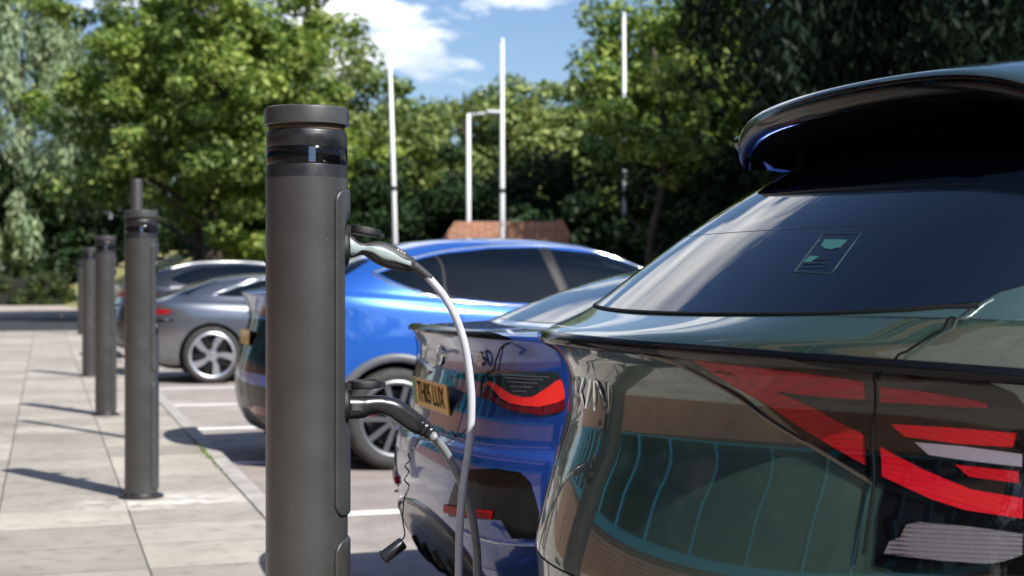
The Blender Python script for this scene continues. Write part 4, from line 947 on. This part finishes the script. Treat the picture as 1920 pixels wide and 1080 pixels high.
# ------------------------------------------------------------------ brick
def brick_mat(name, c1, c2, mort, scale=1.0, axis='x'):
    m, nt, b = nodes_mat(name); tc = N(nt,'TexCoord'); sp = N(nt,'SeparateXYZ'); cb = N(nt,'CombineXYZ'); nt.links.new(tc.outputs['Object'], sp.inputs[0])
    ad = N(nt,'Math',_operation='ADD'); nt.links.new(sp.outputs[0], ad.inputs[0]); nt.links.new(sp.outputs[1], ad.inputs[1])
    nt.links.new(ad.outputs[0], cb.inputs[0]); nt.links.new(sp.outputs[2], cb.inputs[1])
    br = N(nt,'TexBrick',Scale=1.0); br.inputs['Brick Width'].default_value=.225; br.inputs['Row Height'].default_value=.075; br.inputs['Mortar Size'].default_value=.010
    br.inputs['Color1'].default_value=(*c1,1); br.inputs['Color2'].default_value=(*c2,1); br.inputs['Mortar'].default_value=(*mort,1)
    nt.links.new(cb.outputs[0], br.inputs['Vector']); n = N(nt,'TexNoise',Scale=.8,Detail=6); nt.links.new(tc.outputs['Object'], n.inputs['Vector'])
    r = ramp(nt,[(.3,(.75,.75,.75)),(.7,(1.15,1.15,1.15))]); nt.links.new(n.outputs['Fac'], r.inputs[0])
    nt.links.new(mixc(nt,br.outputs['Color'],r.outputs[0],1.0,'MULTIPLY'), b.inputs['Base Color']); b.inputs['Roughness'].default_value=.9
    bp = N(nt,'Bump',Strength=.5,Distance=.005); iv = N(nt,'Math',_operation='SUBTRACT'); iv.inputs[0].default_value=1; nt.links.new(br.outputs['Fac'], iv.inputs[1]); nt.links.new(iv.outputs[0], bp.inputs['Height']); nt.links.new(bp.outputs[0], b.inputs['Normal'])
    return m
BRK = brick_mat('red_brick', (.26,.095,.055), (.36,.15,.085), (.38,.32,.26))
# office building on the pavement side (it is what the paintwork mirrors)
ob = thing('office_building', (-5.2,10,0), 'red brick office building with a band of teal framed windows, mirrored in the car tails', 'building')
def wall_box(x0,x1,y0,y1,z0,z1,name,m,par,loc=(-5.2,10,0),bev=0):
    bm = bmesh.new(); box_bm(bm,(x0+x1)/2-loc[0],(y0+y1)/2-loc[1],(z0+z1)/2-loc[2],x1-x0,y1-y0,z1-z0,bev); return bm_obj(name,bm,m,par)
YA, YB = -16, 30
wall_box(-13,-5.2,YA,YB,-.1,1.7,'plinth_wall',BRK,ob)
wall_box(-13,-5.2,YA,YB,3.9,5.0,'middle_wall',BRK,ob)
wall_box(-13,-5.2,YA,YB,6.5,7.2,'upper_wall',BRK,ob)
wall_box(-13,-5.5,YA+.3,YB-.3,1.7,3.9,'window_glass',mat('office_glass',(.006,.012,.013),.04,coat=1),ob)
wall_box(-13,-5.5,YA+.3,YB-.3,5.0,6.5,'window_glass',MATS['office_glass'],ob)
TEAL = mat('teal_frame',(.02,.24,.36),.4)
fr = wall_box(-5.46,-5.26,YA,YB,3.78,3.9,'window_head',TEAL,ob); wall_box(-5.46,-5.16,YA,YB,1.7,1.84,'window_sill',TEAL,ob)
y = YA
while y <= YB: wall_box(-5.46,-5.28,y-.04,y+.04,1.84,3.78,'mullion',TEAL,ob); wall_box(-5.46,-5.28,y-.05,y+.05,5.0,6.5,'mullion',TEAL,ob); y += 2.2
wall_box(-13.2,-5.0,YA-.2,YB+.2,7.2,7.4,'roof',mat('roof_edge',(.2,.2,.2),.7),ob)

# low brick block beyond the cars
bw = thing('brick_planter', (10.6,34.4,0), 'low red brick block with slanted ends behind the blue fastback', 'planter')
V, F = poly_extrude([(-1.50,-.1),(1.50,-.1),(1.50,2.30),(1.30,2.63),(-1.22,2.63),(-1.50,2.25)],'y',-.5,.5)
Rm = Matrix.Rotation(-.29,4,'Z')
o = mesh_obj('brick_body',[Rm@Vector(v) for v in V],F,brick_mat('orange_brick',(.33,.11,.05),(.45,.18,.08),(.4,.33,.27)),bw,False); fix_normals(o)
V, F = poly_extrude([(1.44,2.24),(1.54,2.28),(1.34,2.68),(1.20,2.68),(1.20,2.63),(1.27,2.63)],'y',-.54,.54)
o = mesh_obj('coping',[Rm@Vector(v) for v in V],F,mat('coping_brick',(.42,.19,.11),.8),bw,False); fix_normals(o)
WP = mat('pole_white',(.74,.75,.76),.4)
def flagpole(x,y,top,label,r=.052,lean=0,joint=3.3,z0=0):
    t = thing('flagpole',(x,y,z0),label,'flagpole','white flagpoles beyond the car park')
    sh = tube_obj('pole',[(0,0,0),(lean*.45,0,joint-z0),(lean,0,top-z0)],[r*1.12,r,r*.72],WP,t,20)
    V,F = lathe([(r*.8,-.02),(r*1.0,0),(r*.8,.05),(.001,.07)],20); mesh_obj('finial',[(v[0]+lean,v[1],v[2]+top-z0) for v in V],F,WP,t)
    V,F = lathe([(r*1.05,-.05),(r*1.25,-.045),(r*1.25,.045),(r*1.05,.05)],20); mesh_obj('joint_ring',[(v[0]+lean*.45,v[1],v[2]+joint-z0) for v in V],F,DISC,t)
    V,F = lathe([(.2,0),(.2,.03),(.1,.05)],20); mesh_obj('base',V,F,DISC,t)
    return t
flagpole(7.655,33.23,6.62,'leftmost white flagpole, leaning slightly, rising behind the plug handle',lean=-.19,joint=3.33)
flagpole(9.93,32.52,6.68,'middle white flagpole, upright in front of the low brick block',joint=3.28,r=.056)
flagpole(14.95,37.6,8.4,'right white flagpole half hidden in the leaves of the wood',lean=-.03,joint=3.6,r=.06)
lp = thing('street_lamp',(10.28,36.6,0),'slim white lamp post with one horizontal arm, between the first two flagpoles','street lamp')
tube_obj('post',[(0,0,0),(0,0,5.47)],[.065,.05],WP,lp,16)
tube_obj('arm',[(0,0,5.45),(.74,-.23,5.50)],[.03,.028],WP,lp,12)
bm = bmesh.new(); box_bm(bm,.62,-.19,5.52,.42,.16,.07,.02,None); bm_obj('lantern',bm,mat('lantern_grey',(.6,.61,.62),.4),lp)

# ------------------------------------------------------------------ trees
def leaf_mat(name, c1, c2, c3, tr=.5, spec=.3):
    m = bpy.data.materials.new(name); m.use_nodes = True; nt = m.node_tree; nt.nodes.remove(nt.nodes['Principled BSDF'])
    out = nt.nodes['Material Output']; g = N(nt,'NewGeometry'); r = ramp(nt,[(0,c1),(.5,c2),(1,c3)])
    nt.links.new(g.outputs['Random Per Island'], r.inputs[0])
    tc = N(nt,'TexCoord'); n = N(nt,'TexNoise',Scale=.55,Detail=3); nt.links.new(tc.outputs['Object'], n.inputs['Vector'])
    r2 = ramp(nt,[(.3,(.72,.8,.75)),(.7,(1.2,1.12,.95))]); nt.links.new(n.outputs['Fac'], r2.inputs[0])
    col = mixc(nt, r.outputs[0], r2.outputs[0], 1.0, 'MULTIPLY')
    d = N(nt,'BsdfPrincipled',Roughness=.5); nt.links.new(col, d.inputs['Base Color'])
    d.inputs['Specular IOR Level'].default_value = spec
    t = N(nt,'BsdfTranslucent'); tcol = mixc(nt, col, (1.1,1.25,.55), 1.0, 'MULTIPLY'); nt.links.new(tcol, t.inputs['Color'])
    mx = N(nt,'MixShader'); mx.inputs[0].default_value = tr*.6; nt.links.new(d.outputs[0], mx.inputs[1]); nt.links.new(t.outputs[0], mx.inputs[2])
    nt.links.new(mx.outputs[0], out.inputs['Surface']); return m
LEAF = leaf_mat('leaf_bright', (.06,.12,.02),(.15,.22,.04),(.38,.44,.13))
LEAF2 = leaf_mat('leaf_mid', (.06,.10,.028),(.14,.19,.05),(.36,.41,.17))
LEAFW = leaf_mat('leaf_willow', (.15,.20,.12),(.25,.32,.20),(.38,.45,.31),.35)
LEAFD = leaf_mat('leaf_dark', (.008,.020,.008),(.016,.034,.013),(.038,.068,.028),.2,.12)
LEAFH = leaf_mat('leaf_hedge_shade', (.018,.032,.008),(.03,.05,.012),(.07,.10,.025),.2)  # hedge leaves darkened in colour to stand for shade
LEAFN = leaf_mat('leaf_shade', (.004,.010,.006),(.008,.018,.010),(.022,.036,.022),.12,.08)  # shade on the weeping trees put into the leaf colour
BARK = mat('bark', (.06,.045,.032), .95, bump=(18,.8,.03), noise=(6,.3))
def leaves_mesh(name, cent, rad, per, ls, m, parent, flat=.7, droop=0, seed=0, shell=.6, aspect=1.6, updir=.5):
    r_ = np.random.default_rng(seed); cent = np.array(cent, float); rad = np.array(rad, float); K = len(cent)
    idx = np.repeat(np.arange(K), per); M_ = len(idx)
    d = r_.normal(size=(M_,3)); d /= np.linalg.norm(d,axis=1)[:,None]
    rr = np.where(r_.random(M_)<shell, .8+.25*r_.random(M_), r_.random(M_)**.5)
    P = cent[idx]+d*(rr*rad[idx])[:,None]*np.array([1,1,flat])
    if droop: P[:,2] -= droop*r_.random(M_)**2
    n = d+r_.normal(size=(M_,3))*.55; n[:,2] += updir; n /= np.linalg.norm(n,axis=1)[:,None]
    a = r_.normal(size=(M_,3)); 
    if droop: a = a*.35+np.array([0,0,-1.])
    t = a-n*(a*n).sum(1)[:,None]; t /= np.linalg.norm(t,axis=1)[:,None]; b = np.cross(n,t)
    s = ls*(.6+.8*r_.random(M_)); s = s[:,None]
    V = np.stack([P-t*s*.5*aspect, P+b*s*.42, P+t*s*.5*aspect, P-b*s*.42], 1).reshape(-1,3)
    me = bpy.data.meshes.new(name); me.vertices.add(len(V)); me.vertices.foreach_set('co', V.astype(np.float32).ravel())
    nf = M_; me.loops.add(nf*4); me.loops.foreach_set('vertex_index', np.arange(nf*4, dtype=np.int32))
    me.polygons.add(nf); me.polygons.foreach_set('loop_start', np.arange(0,nf*4,4,dtype=np.int32)); me.polygons.foreach_set('loop_total', np.full(nf,4,dtype=np.int32))
    me.update(calc_edges=True); me.materials.append(m)
    o = link(bpy.data.objects.new(name, me)); o.parent = parent; return o
def trunk_mesh(parent, H, r, seed, limbs=9, spread=3.0, lean=0):
    r_ = random.Random(seed); parts = []
    pth = catmull([(0,0,-.1),(r_.uniform(-.1,.1),0,H*.3),(lean+r_.uniform(-.3,.3),r_.uniform(-.2,.2),H*.62),(lean*1.5,0,H)],6)
    n = len(pth); parts.append(tube(pth, [r*1.35*(1-i/n*.92)+.02 for i in range(n)], 12))
    for k in range(limbs):
        i = int(n*(.22+.6*k/limbs)); p = pth[i]; a = r_.uniform(0,6.28); L = spread*(1.05-.55*k/limbs)*r_.uniform(.7,1.1)
        q = catmull([p, p+np.array((math.cos(a)*L*.4, math.sin(a)*L*.4, L*.22)), p+np.array((math.cos(a)*L, math.sin(a)*L, L*.62))],5)
        parts.append(tube(q, [r*.42*(1-j/len(q)*.85) for j in range(len(q))], 8))
    V, F = join(parts); return mesh_obj('trunk', V, F, BARK, parent)
def clumps(K, cx, cz, rx, rz, seed, rmin, rmax, hollow=.45, zmin=None, ry=None):
    r_ = np.random.default_rng(seed); c, r = [], []
    while len(c) < K:
        d = r_.normal(size=3); d /= np.linalg.norm(d); t = hollow+(1-hollow)*r_.random()**.6
        # uneven envelope
        w = 1+.16*math.sin(3*math.atan2(d[1],d[0])+seed)+.12*math.sin(5*d[2]*3+seed*2)
        p = np.array((cx+d[0]*rx*t*w, d[1]*(ry or rx)*t*w, cz+d[2]*rz*t*w))
        if zmin is not None and p[2] < zmin: continue
        c.append(p); r.append(r_.uniform(rmin,rmax))
    return c, r
def tree(kind, loc, label, m, H, rx, cz, rz, K, per, ls, seed, tr=.16, rmin=.45, rmax=1.0, group='trees beyond the car park', flat=.62, droop=0, zmin=None, limbs=9, hollow=.45, ry=None, cat='tree', **kw):
    t = thing(kind, loc, label, cat, group)
    if tr: trunk_mesh(t, H, tr, seed, limbs, rx*.75)
    c, r = clumps(K, 0, cz, rx, rz, seed, rmin, rmax, hollow, zmin, ry)
    leaves_mesh('crown', c, r, per, ls, m, t, flat=flat, droop=droop, seed=seed, **kw); return t
TH = math.atan(875/2800); CS, SN = math.cos(TH), math.sin(TH)
def spot(px, D):                                # ground position seen at a bearing of the photo, D metres along the view axis
    l = (px-960)/2800*D; return (D*SN+l*CS, D*CS-l*SN)
x,y = spot(400,46); tree('broadleaf_tree',(x,y,bank(x,y)),'big bright green tree with dark forked trunk, standing on the lawn left of centre',LEAF,9.5,4.5,7.2,5.6,230,260,.13,11,tr=.24,rmin=.45,rmax=.95,zmin=1.2,limbs=12,hollow=.35)
x,y = spot(372,46.6); tree('broadleaf_tree',(x,y,bank(x,y)),'slender second stem tree close beside the big bright green tree',LEAF,7.5,2.6,6.2,3.0,50,230,.14,12,tr=.12,zmin=1.8,limbs=7)
x,y = spot(40,84); tree('willow_tree',(x,y,0),'grey green willow with hanging foliage at the left edge',LEAFW,15,9.0,9.6,9.6,290,330,.15,21,tr=.3,rmin=.5,rmax=1.0,flat=1.1,droop=1.6,zmin=2.6,aspect=3.2,updir=.1)
x,y = spot(-260,84); tree('willow_tree',(x,y,0),'second willow filling the far left corner behind the hedge',LEAFW,10,4.2,6.5,5.6,90,300,.11,22,tr=.25,flat=1.1,droop=1.6,aspect=3.0,updir=.1)
T = [(620,60,7.6,4.4,4.4,4.0,120,'mid green tree filling the gap right of the big bright tree'),
     (560,52,4.2,3.2,2.6,3.0,80,'low bushy tree at the foot of the slope behind the front bollard'),
     (735,66,6.4,4.4,3.4,3.1,120,'rounded pale green tree behind the leftmost flagpole'),
     (870,64,7.2,4.4,3.9,3.6,130,'rounded pale green tree topping the line between two flagpoles'),
     (1010,66,7.2,4.2,4.0,3.6,110,'pale green tree to the right of the middle flagpole'),
     (1130,52,7.2,3.4,4.2,3.3,190,'tall olive green tree left of the right flagpole'),
     (1345,43,9.4,3.7,6.0,4.2,210,'tall leafy tree around the right flagpole, its top beyond the frame'),
     (1430,42,10.5,3.6,6.8,5.0,130,'tall bright leaved tree behind the roof spoiler of the crossover'),
     (480,64,7.0,4.2,4.2,4.0,90,'dull green tree far behind the big bright tree')]
for i,(px,D,H,rx,cz,rz,K,l) in enumerate(T):
    x,y = spot(px,D); tree('broadleaf_tree',(x,y,bank(x,y)-.2),l,LEAF2 if i in (0,2,3,4,5,8) else LEAF,H,rx,cz,rz,K,210,.17 if D>50 else .14,31+i,rmin=.5,rmax=1.1,hollow=.4)
# a branch of leaves in front of the right flagpole
x,y = spot(1225,34.5); tree('broadleaf_tree',(x,y,0),'leafy young tree just in front of the right flagpole',LEAF,6.6,1.6,4.9,1.6,26,200,.12,55,tr=.08,rmin=.3,rmax=.6,limbs=8)
# weeping tree at the top right, shade put into its leaf colour
x,y = spot(1700,30); tree('weeping_tree',(x,y,0),'blue green weeping tree, darkened for shade, hanging over the roof of the crossover',LEAFN,9.5,4.2,6.6,4.4,150,330,.085,61,tr=.25,flat=1.1,droop=1.8,aspect=3.2,updir=0,hollow=.1)
x,y = spot(1960,26); tree('weeping_tree',(x,y,0),'blue green weeping tree, darkened for shade, at the right edge',LEAFN,9.0,4.0,6.4,4.2,120,300,.085,62,tr=.25,flat=1.1,droop=1.8,aspect=3.2,updir=0,hollow=.1)
# undergrowth under the wood, leaves coloured dark to deepen the shade
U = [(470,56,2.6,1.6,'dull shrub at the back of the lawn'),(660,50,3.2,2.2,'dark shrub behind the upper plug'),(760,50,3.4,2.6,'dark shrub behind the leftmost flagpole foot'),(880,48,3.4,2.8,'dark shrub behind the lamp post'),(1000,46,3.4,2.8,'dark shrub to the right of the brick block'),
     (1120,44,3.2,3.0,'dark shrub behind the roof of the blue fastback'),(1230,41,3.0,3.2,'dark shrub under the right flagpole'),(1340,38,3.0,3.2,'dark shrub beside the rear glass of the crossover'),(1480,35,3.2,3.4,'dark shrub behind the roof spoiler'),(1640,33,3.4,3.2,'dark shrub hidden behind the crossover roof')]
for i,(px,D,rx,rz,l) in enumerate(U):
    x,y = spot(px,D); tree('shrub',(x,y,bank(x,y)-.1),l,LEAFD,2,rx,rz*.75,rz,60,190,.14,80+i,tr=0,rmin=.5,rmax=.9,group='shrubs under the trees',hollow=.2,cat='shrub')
# far wood closing the gaps
c, r = [], []
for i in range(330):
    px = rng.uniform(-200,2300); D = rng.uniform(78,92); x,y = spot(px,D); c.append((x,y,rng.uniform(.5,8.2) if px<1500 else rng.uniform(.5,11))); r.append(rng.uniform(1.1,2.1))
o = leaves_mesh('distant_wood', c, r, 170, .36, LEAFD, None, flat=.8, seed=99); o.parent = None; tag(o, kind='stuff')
# hedge
hx,hy = spot(20,67.5); hg = thing('hedge',(hx,hy,0),'clipped boxy hedge with shade painted into its leaves at the far end of the pavement','hedge')
c, r = [], []
for i in range(270):
    c.append((rng.uniform(-7.2,2.6),rng.uniform(-.9,.9),rng.uniform(.15,1.35))); r.append(rng.uniform(.22,.38))
leaves_mesh('foliage', c, r, 150, .085, LEAFH, hg, flat=.9, seed=5)
bm = bmesh.new(); box_bm(bm,-2.3,0,.65,9.0,1.3,1.2,.1); bm_obj('branches',bm,mat('twig_dark',(.012,.014,.008),.95),hg)

# trees behind the photographer, mirrored in glass and paint
c, r = [], []
for i in range(150):
    a_ = rng.uniform(-2.6,-.55); D = rng.uniform(26,32); c.append((D*math.cos(a_),D*math.sin(a_),rng.uniform(.5,9))); r.append(rng.uniform(1.0,2.0))
o = leaves_mesh('tree_belt', c, r, 140, .36, LEAFD, None, flat=.8, seed=98); tag(o, kind='stuff')


# ------------------------------------------------------------------ sky, sun, camera
w = bpy.data.worlds.new("World"); bpy.context.scene.world = w; w.use_nodes = True; nt = w.node_tree
bg = nt.nodes['Background']; sky = nt.nodes.new('ShaderNodeTexSky'); sky.sky_type = 'NISHITA'; sky.sun_disc = False
SUN = Vector((.43,-.90,1.0)).normalized(); EL = math.asin(SUN.z); AZ = math.atan2(SUN.x, SUN.y)
sky.sun_elevation = EL; sky.sun_rotation = AZ; sky.air_density = 1.1; sky.dust_density = .7; sky.ozone_density = 2.2; sky.altitude = 50
tc = N(nt,'TexCoord'); sp = N(nt,'SeparateXYZ'); nt.links.new(tc.outputs['Generated'], sp.inputs[0])
mz = N(nt,'Math',_operation='MAXIMUM'); nt.links.new(sp.outputs[2], mz.inputs[0]); mz.inputs[1].default_value = .0
az_ = N(nt,'Math',_operation='ADD'); nt.links.new(mz.outputs[0], az_.inputs[0]); az_.inputs[1].default_value = .16
dx = N(nt,'Math',_operation='DIVIDE'); dy = N(nt,'Math',_operation='DIVIDE')
nt.links.new(sp.outputs[0], dx.inputs[0]); nt.links.new(az_.outputs[0], dx.inputs[1]); nt.links.new(sp.outputs[1], dy.inputs[0]); nt.links.new(az_.outputs[0], dy.inputs[1])
cb = N(nt,'CombineXYZ'); nt.links.new(dx.outputs[0], cb.inputs[0]); nt.links.new(dy.outputs[0], cb.inputs[1])
mp = N(nt,'Mapping'); nt.links.new(cb.outputs[0], mp.inputs['Vector']); mp.inputs['Location'].default_value = (3.1,1.3,0); mp.inputs['Scale'].default_value = (1,1,1)
n1 = N(nt,'TexNoise',Scale=1.7,Detail=12,Roughness=.6,Distortion=.5); nt.links.new(mp.outputs[0], n1.inputs['Vector'])
bias = None
for (bx,by,br_,amt) in ((.22,1.95,.95,.26),(.2,-1.1,1.3,-.25),(.58,2.98,.50,.20),(.10,.50,.75,-.25),(1.42,2.9,.6,-.30),(-1.2,1.2,.8,.1)):
    ds = N(nt,'VectorMath',_operation='DISTANCE'); nt.links.new(cb.outputs[0], ds.inputs[0]); ds.inputs[1].default_value = (bx,by,0)
    m1 = N(nt,'MapRange',_interpolation_type='SMOOTHSTEP'); m1.inputs[1].default_value = br_; m1.inputs[2].default_value = 0; m1.inputs[3].default_value = 0; m1.inputs[4].default_value = amt
    nt.links.new(ds.outputs['Value'], m1.inputs[0])
    if bias is None: bias = m1.outputs[0]
    else:
        a2 = N(nt,'Math',_operation='ADD'); nt.links.new(bias, a2.inputs[0]); nt.links.new(m1.outputs[0], a2.inputs[1]); bias = a2.outputs[0]
a3 = N(nt,'Math',_operation='ADD'); nt.links.new(n1.outputs['Fac'], a3.inputs[0]); nt.links.new(bias, a3.inputs[1])
cr = ramp(nt,[(.555,(0,0,0)),(.61,(.6,.6,.6)),(.71,(1,1,1))]); nt.links.new(a3.outputs[0], cr.inputs[0])
n2 = N(nt,'TexNoise',Scale=2.6,Detail=6); nt.links.new(mp.outputs[0], n2.inputs['Vector'])
cc_ = ramp(nt,[(.35,(7.5,8.2,9.8)),(.65,(18,18,18))]); nt.links.new(n2.outputs['Fac'], cc_.inputs[0])
gsh = N(nt,'Math',_operation='GREATER_THAN'); nt.links.new(sp.outputs[2], gsh.inputs[0]); gsh.inputs[1].default_value = -.02
mm = N(nt,'Math',_operation='MULTIPLY'); nt.links.new(cr.outputs[0], mm.inputs[0]); nt.links.new(gsh.outputs[0], mm.inputs[1])
tint = N(nt,'VectorMath',_operation='MULTIPLY'); tint.inputs[1].default_value = (.95,1.04,1.22); nt.links.new(sky.outputs[0], tint.inputs[0])
nt.links.new(mixc(nt, tint.outputs[0], cc_.outputs[0], mm.outputs[0]), bg.inputs['Color']); bg.inputs['Strength'].default_value = .072
sl = bpy.data.lights.new('sun','SUN'); sl.energy = 5.0; sl.angle = math.radians(.53); sl.color = (1,.965,.91)
so = link(bpy.data.objects.new('sun', sl)); so.rotation_euler = SUN.to_track_quat('Z','Y').to_euler(); so.location = (0,0,30)

cam = bpy.data.cameras.new('camera'); co = link(bpy.data.objects.new('camera', cam)); bpy.context.scene.camera = co
cam.sensor_width = 36; cam.lens = 52.5; cam.shift_y = -19/1920; cam.clip_end = 2000; cam.clip_start = .05
co.location = (0,0,1.292); co.rotation_euler = (PI/2, 0, -TH)
cam.dof.use_dof = True; cam.dof.focus_distance = 3.42; cam.dof.aperture_fstop = 4.5; cam.dof.aperture_blades = 0
sc = bpy.context.scene; sc.render.engine = 'CYCLES'
sc.view_settings.view_transform = 'Standard'; sc.view_settings.look = 'None'; sc.view_settings.exposure = 0.62; sc.view_settings.gamma = 1
sc.cycles.max_bounces = 8; sc.cycles.transparent_max_bounces = 8; sc.cycles.sample_clamp_indirect = 6; sc.cycles.use_denoising = True; sc.cycles.caustics_reflective = False; sc.cycles.caustics_refractive = False
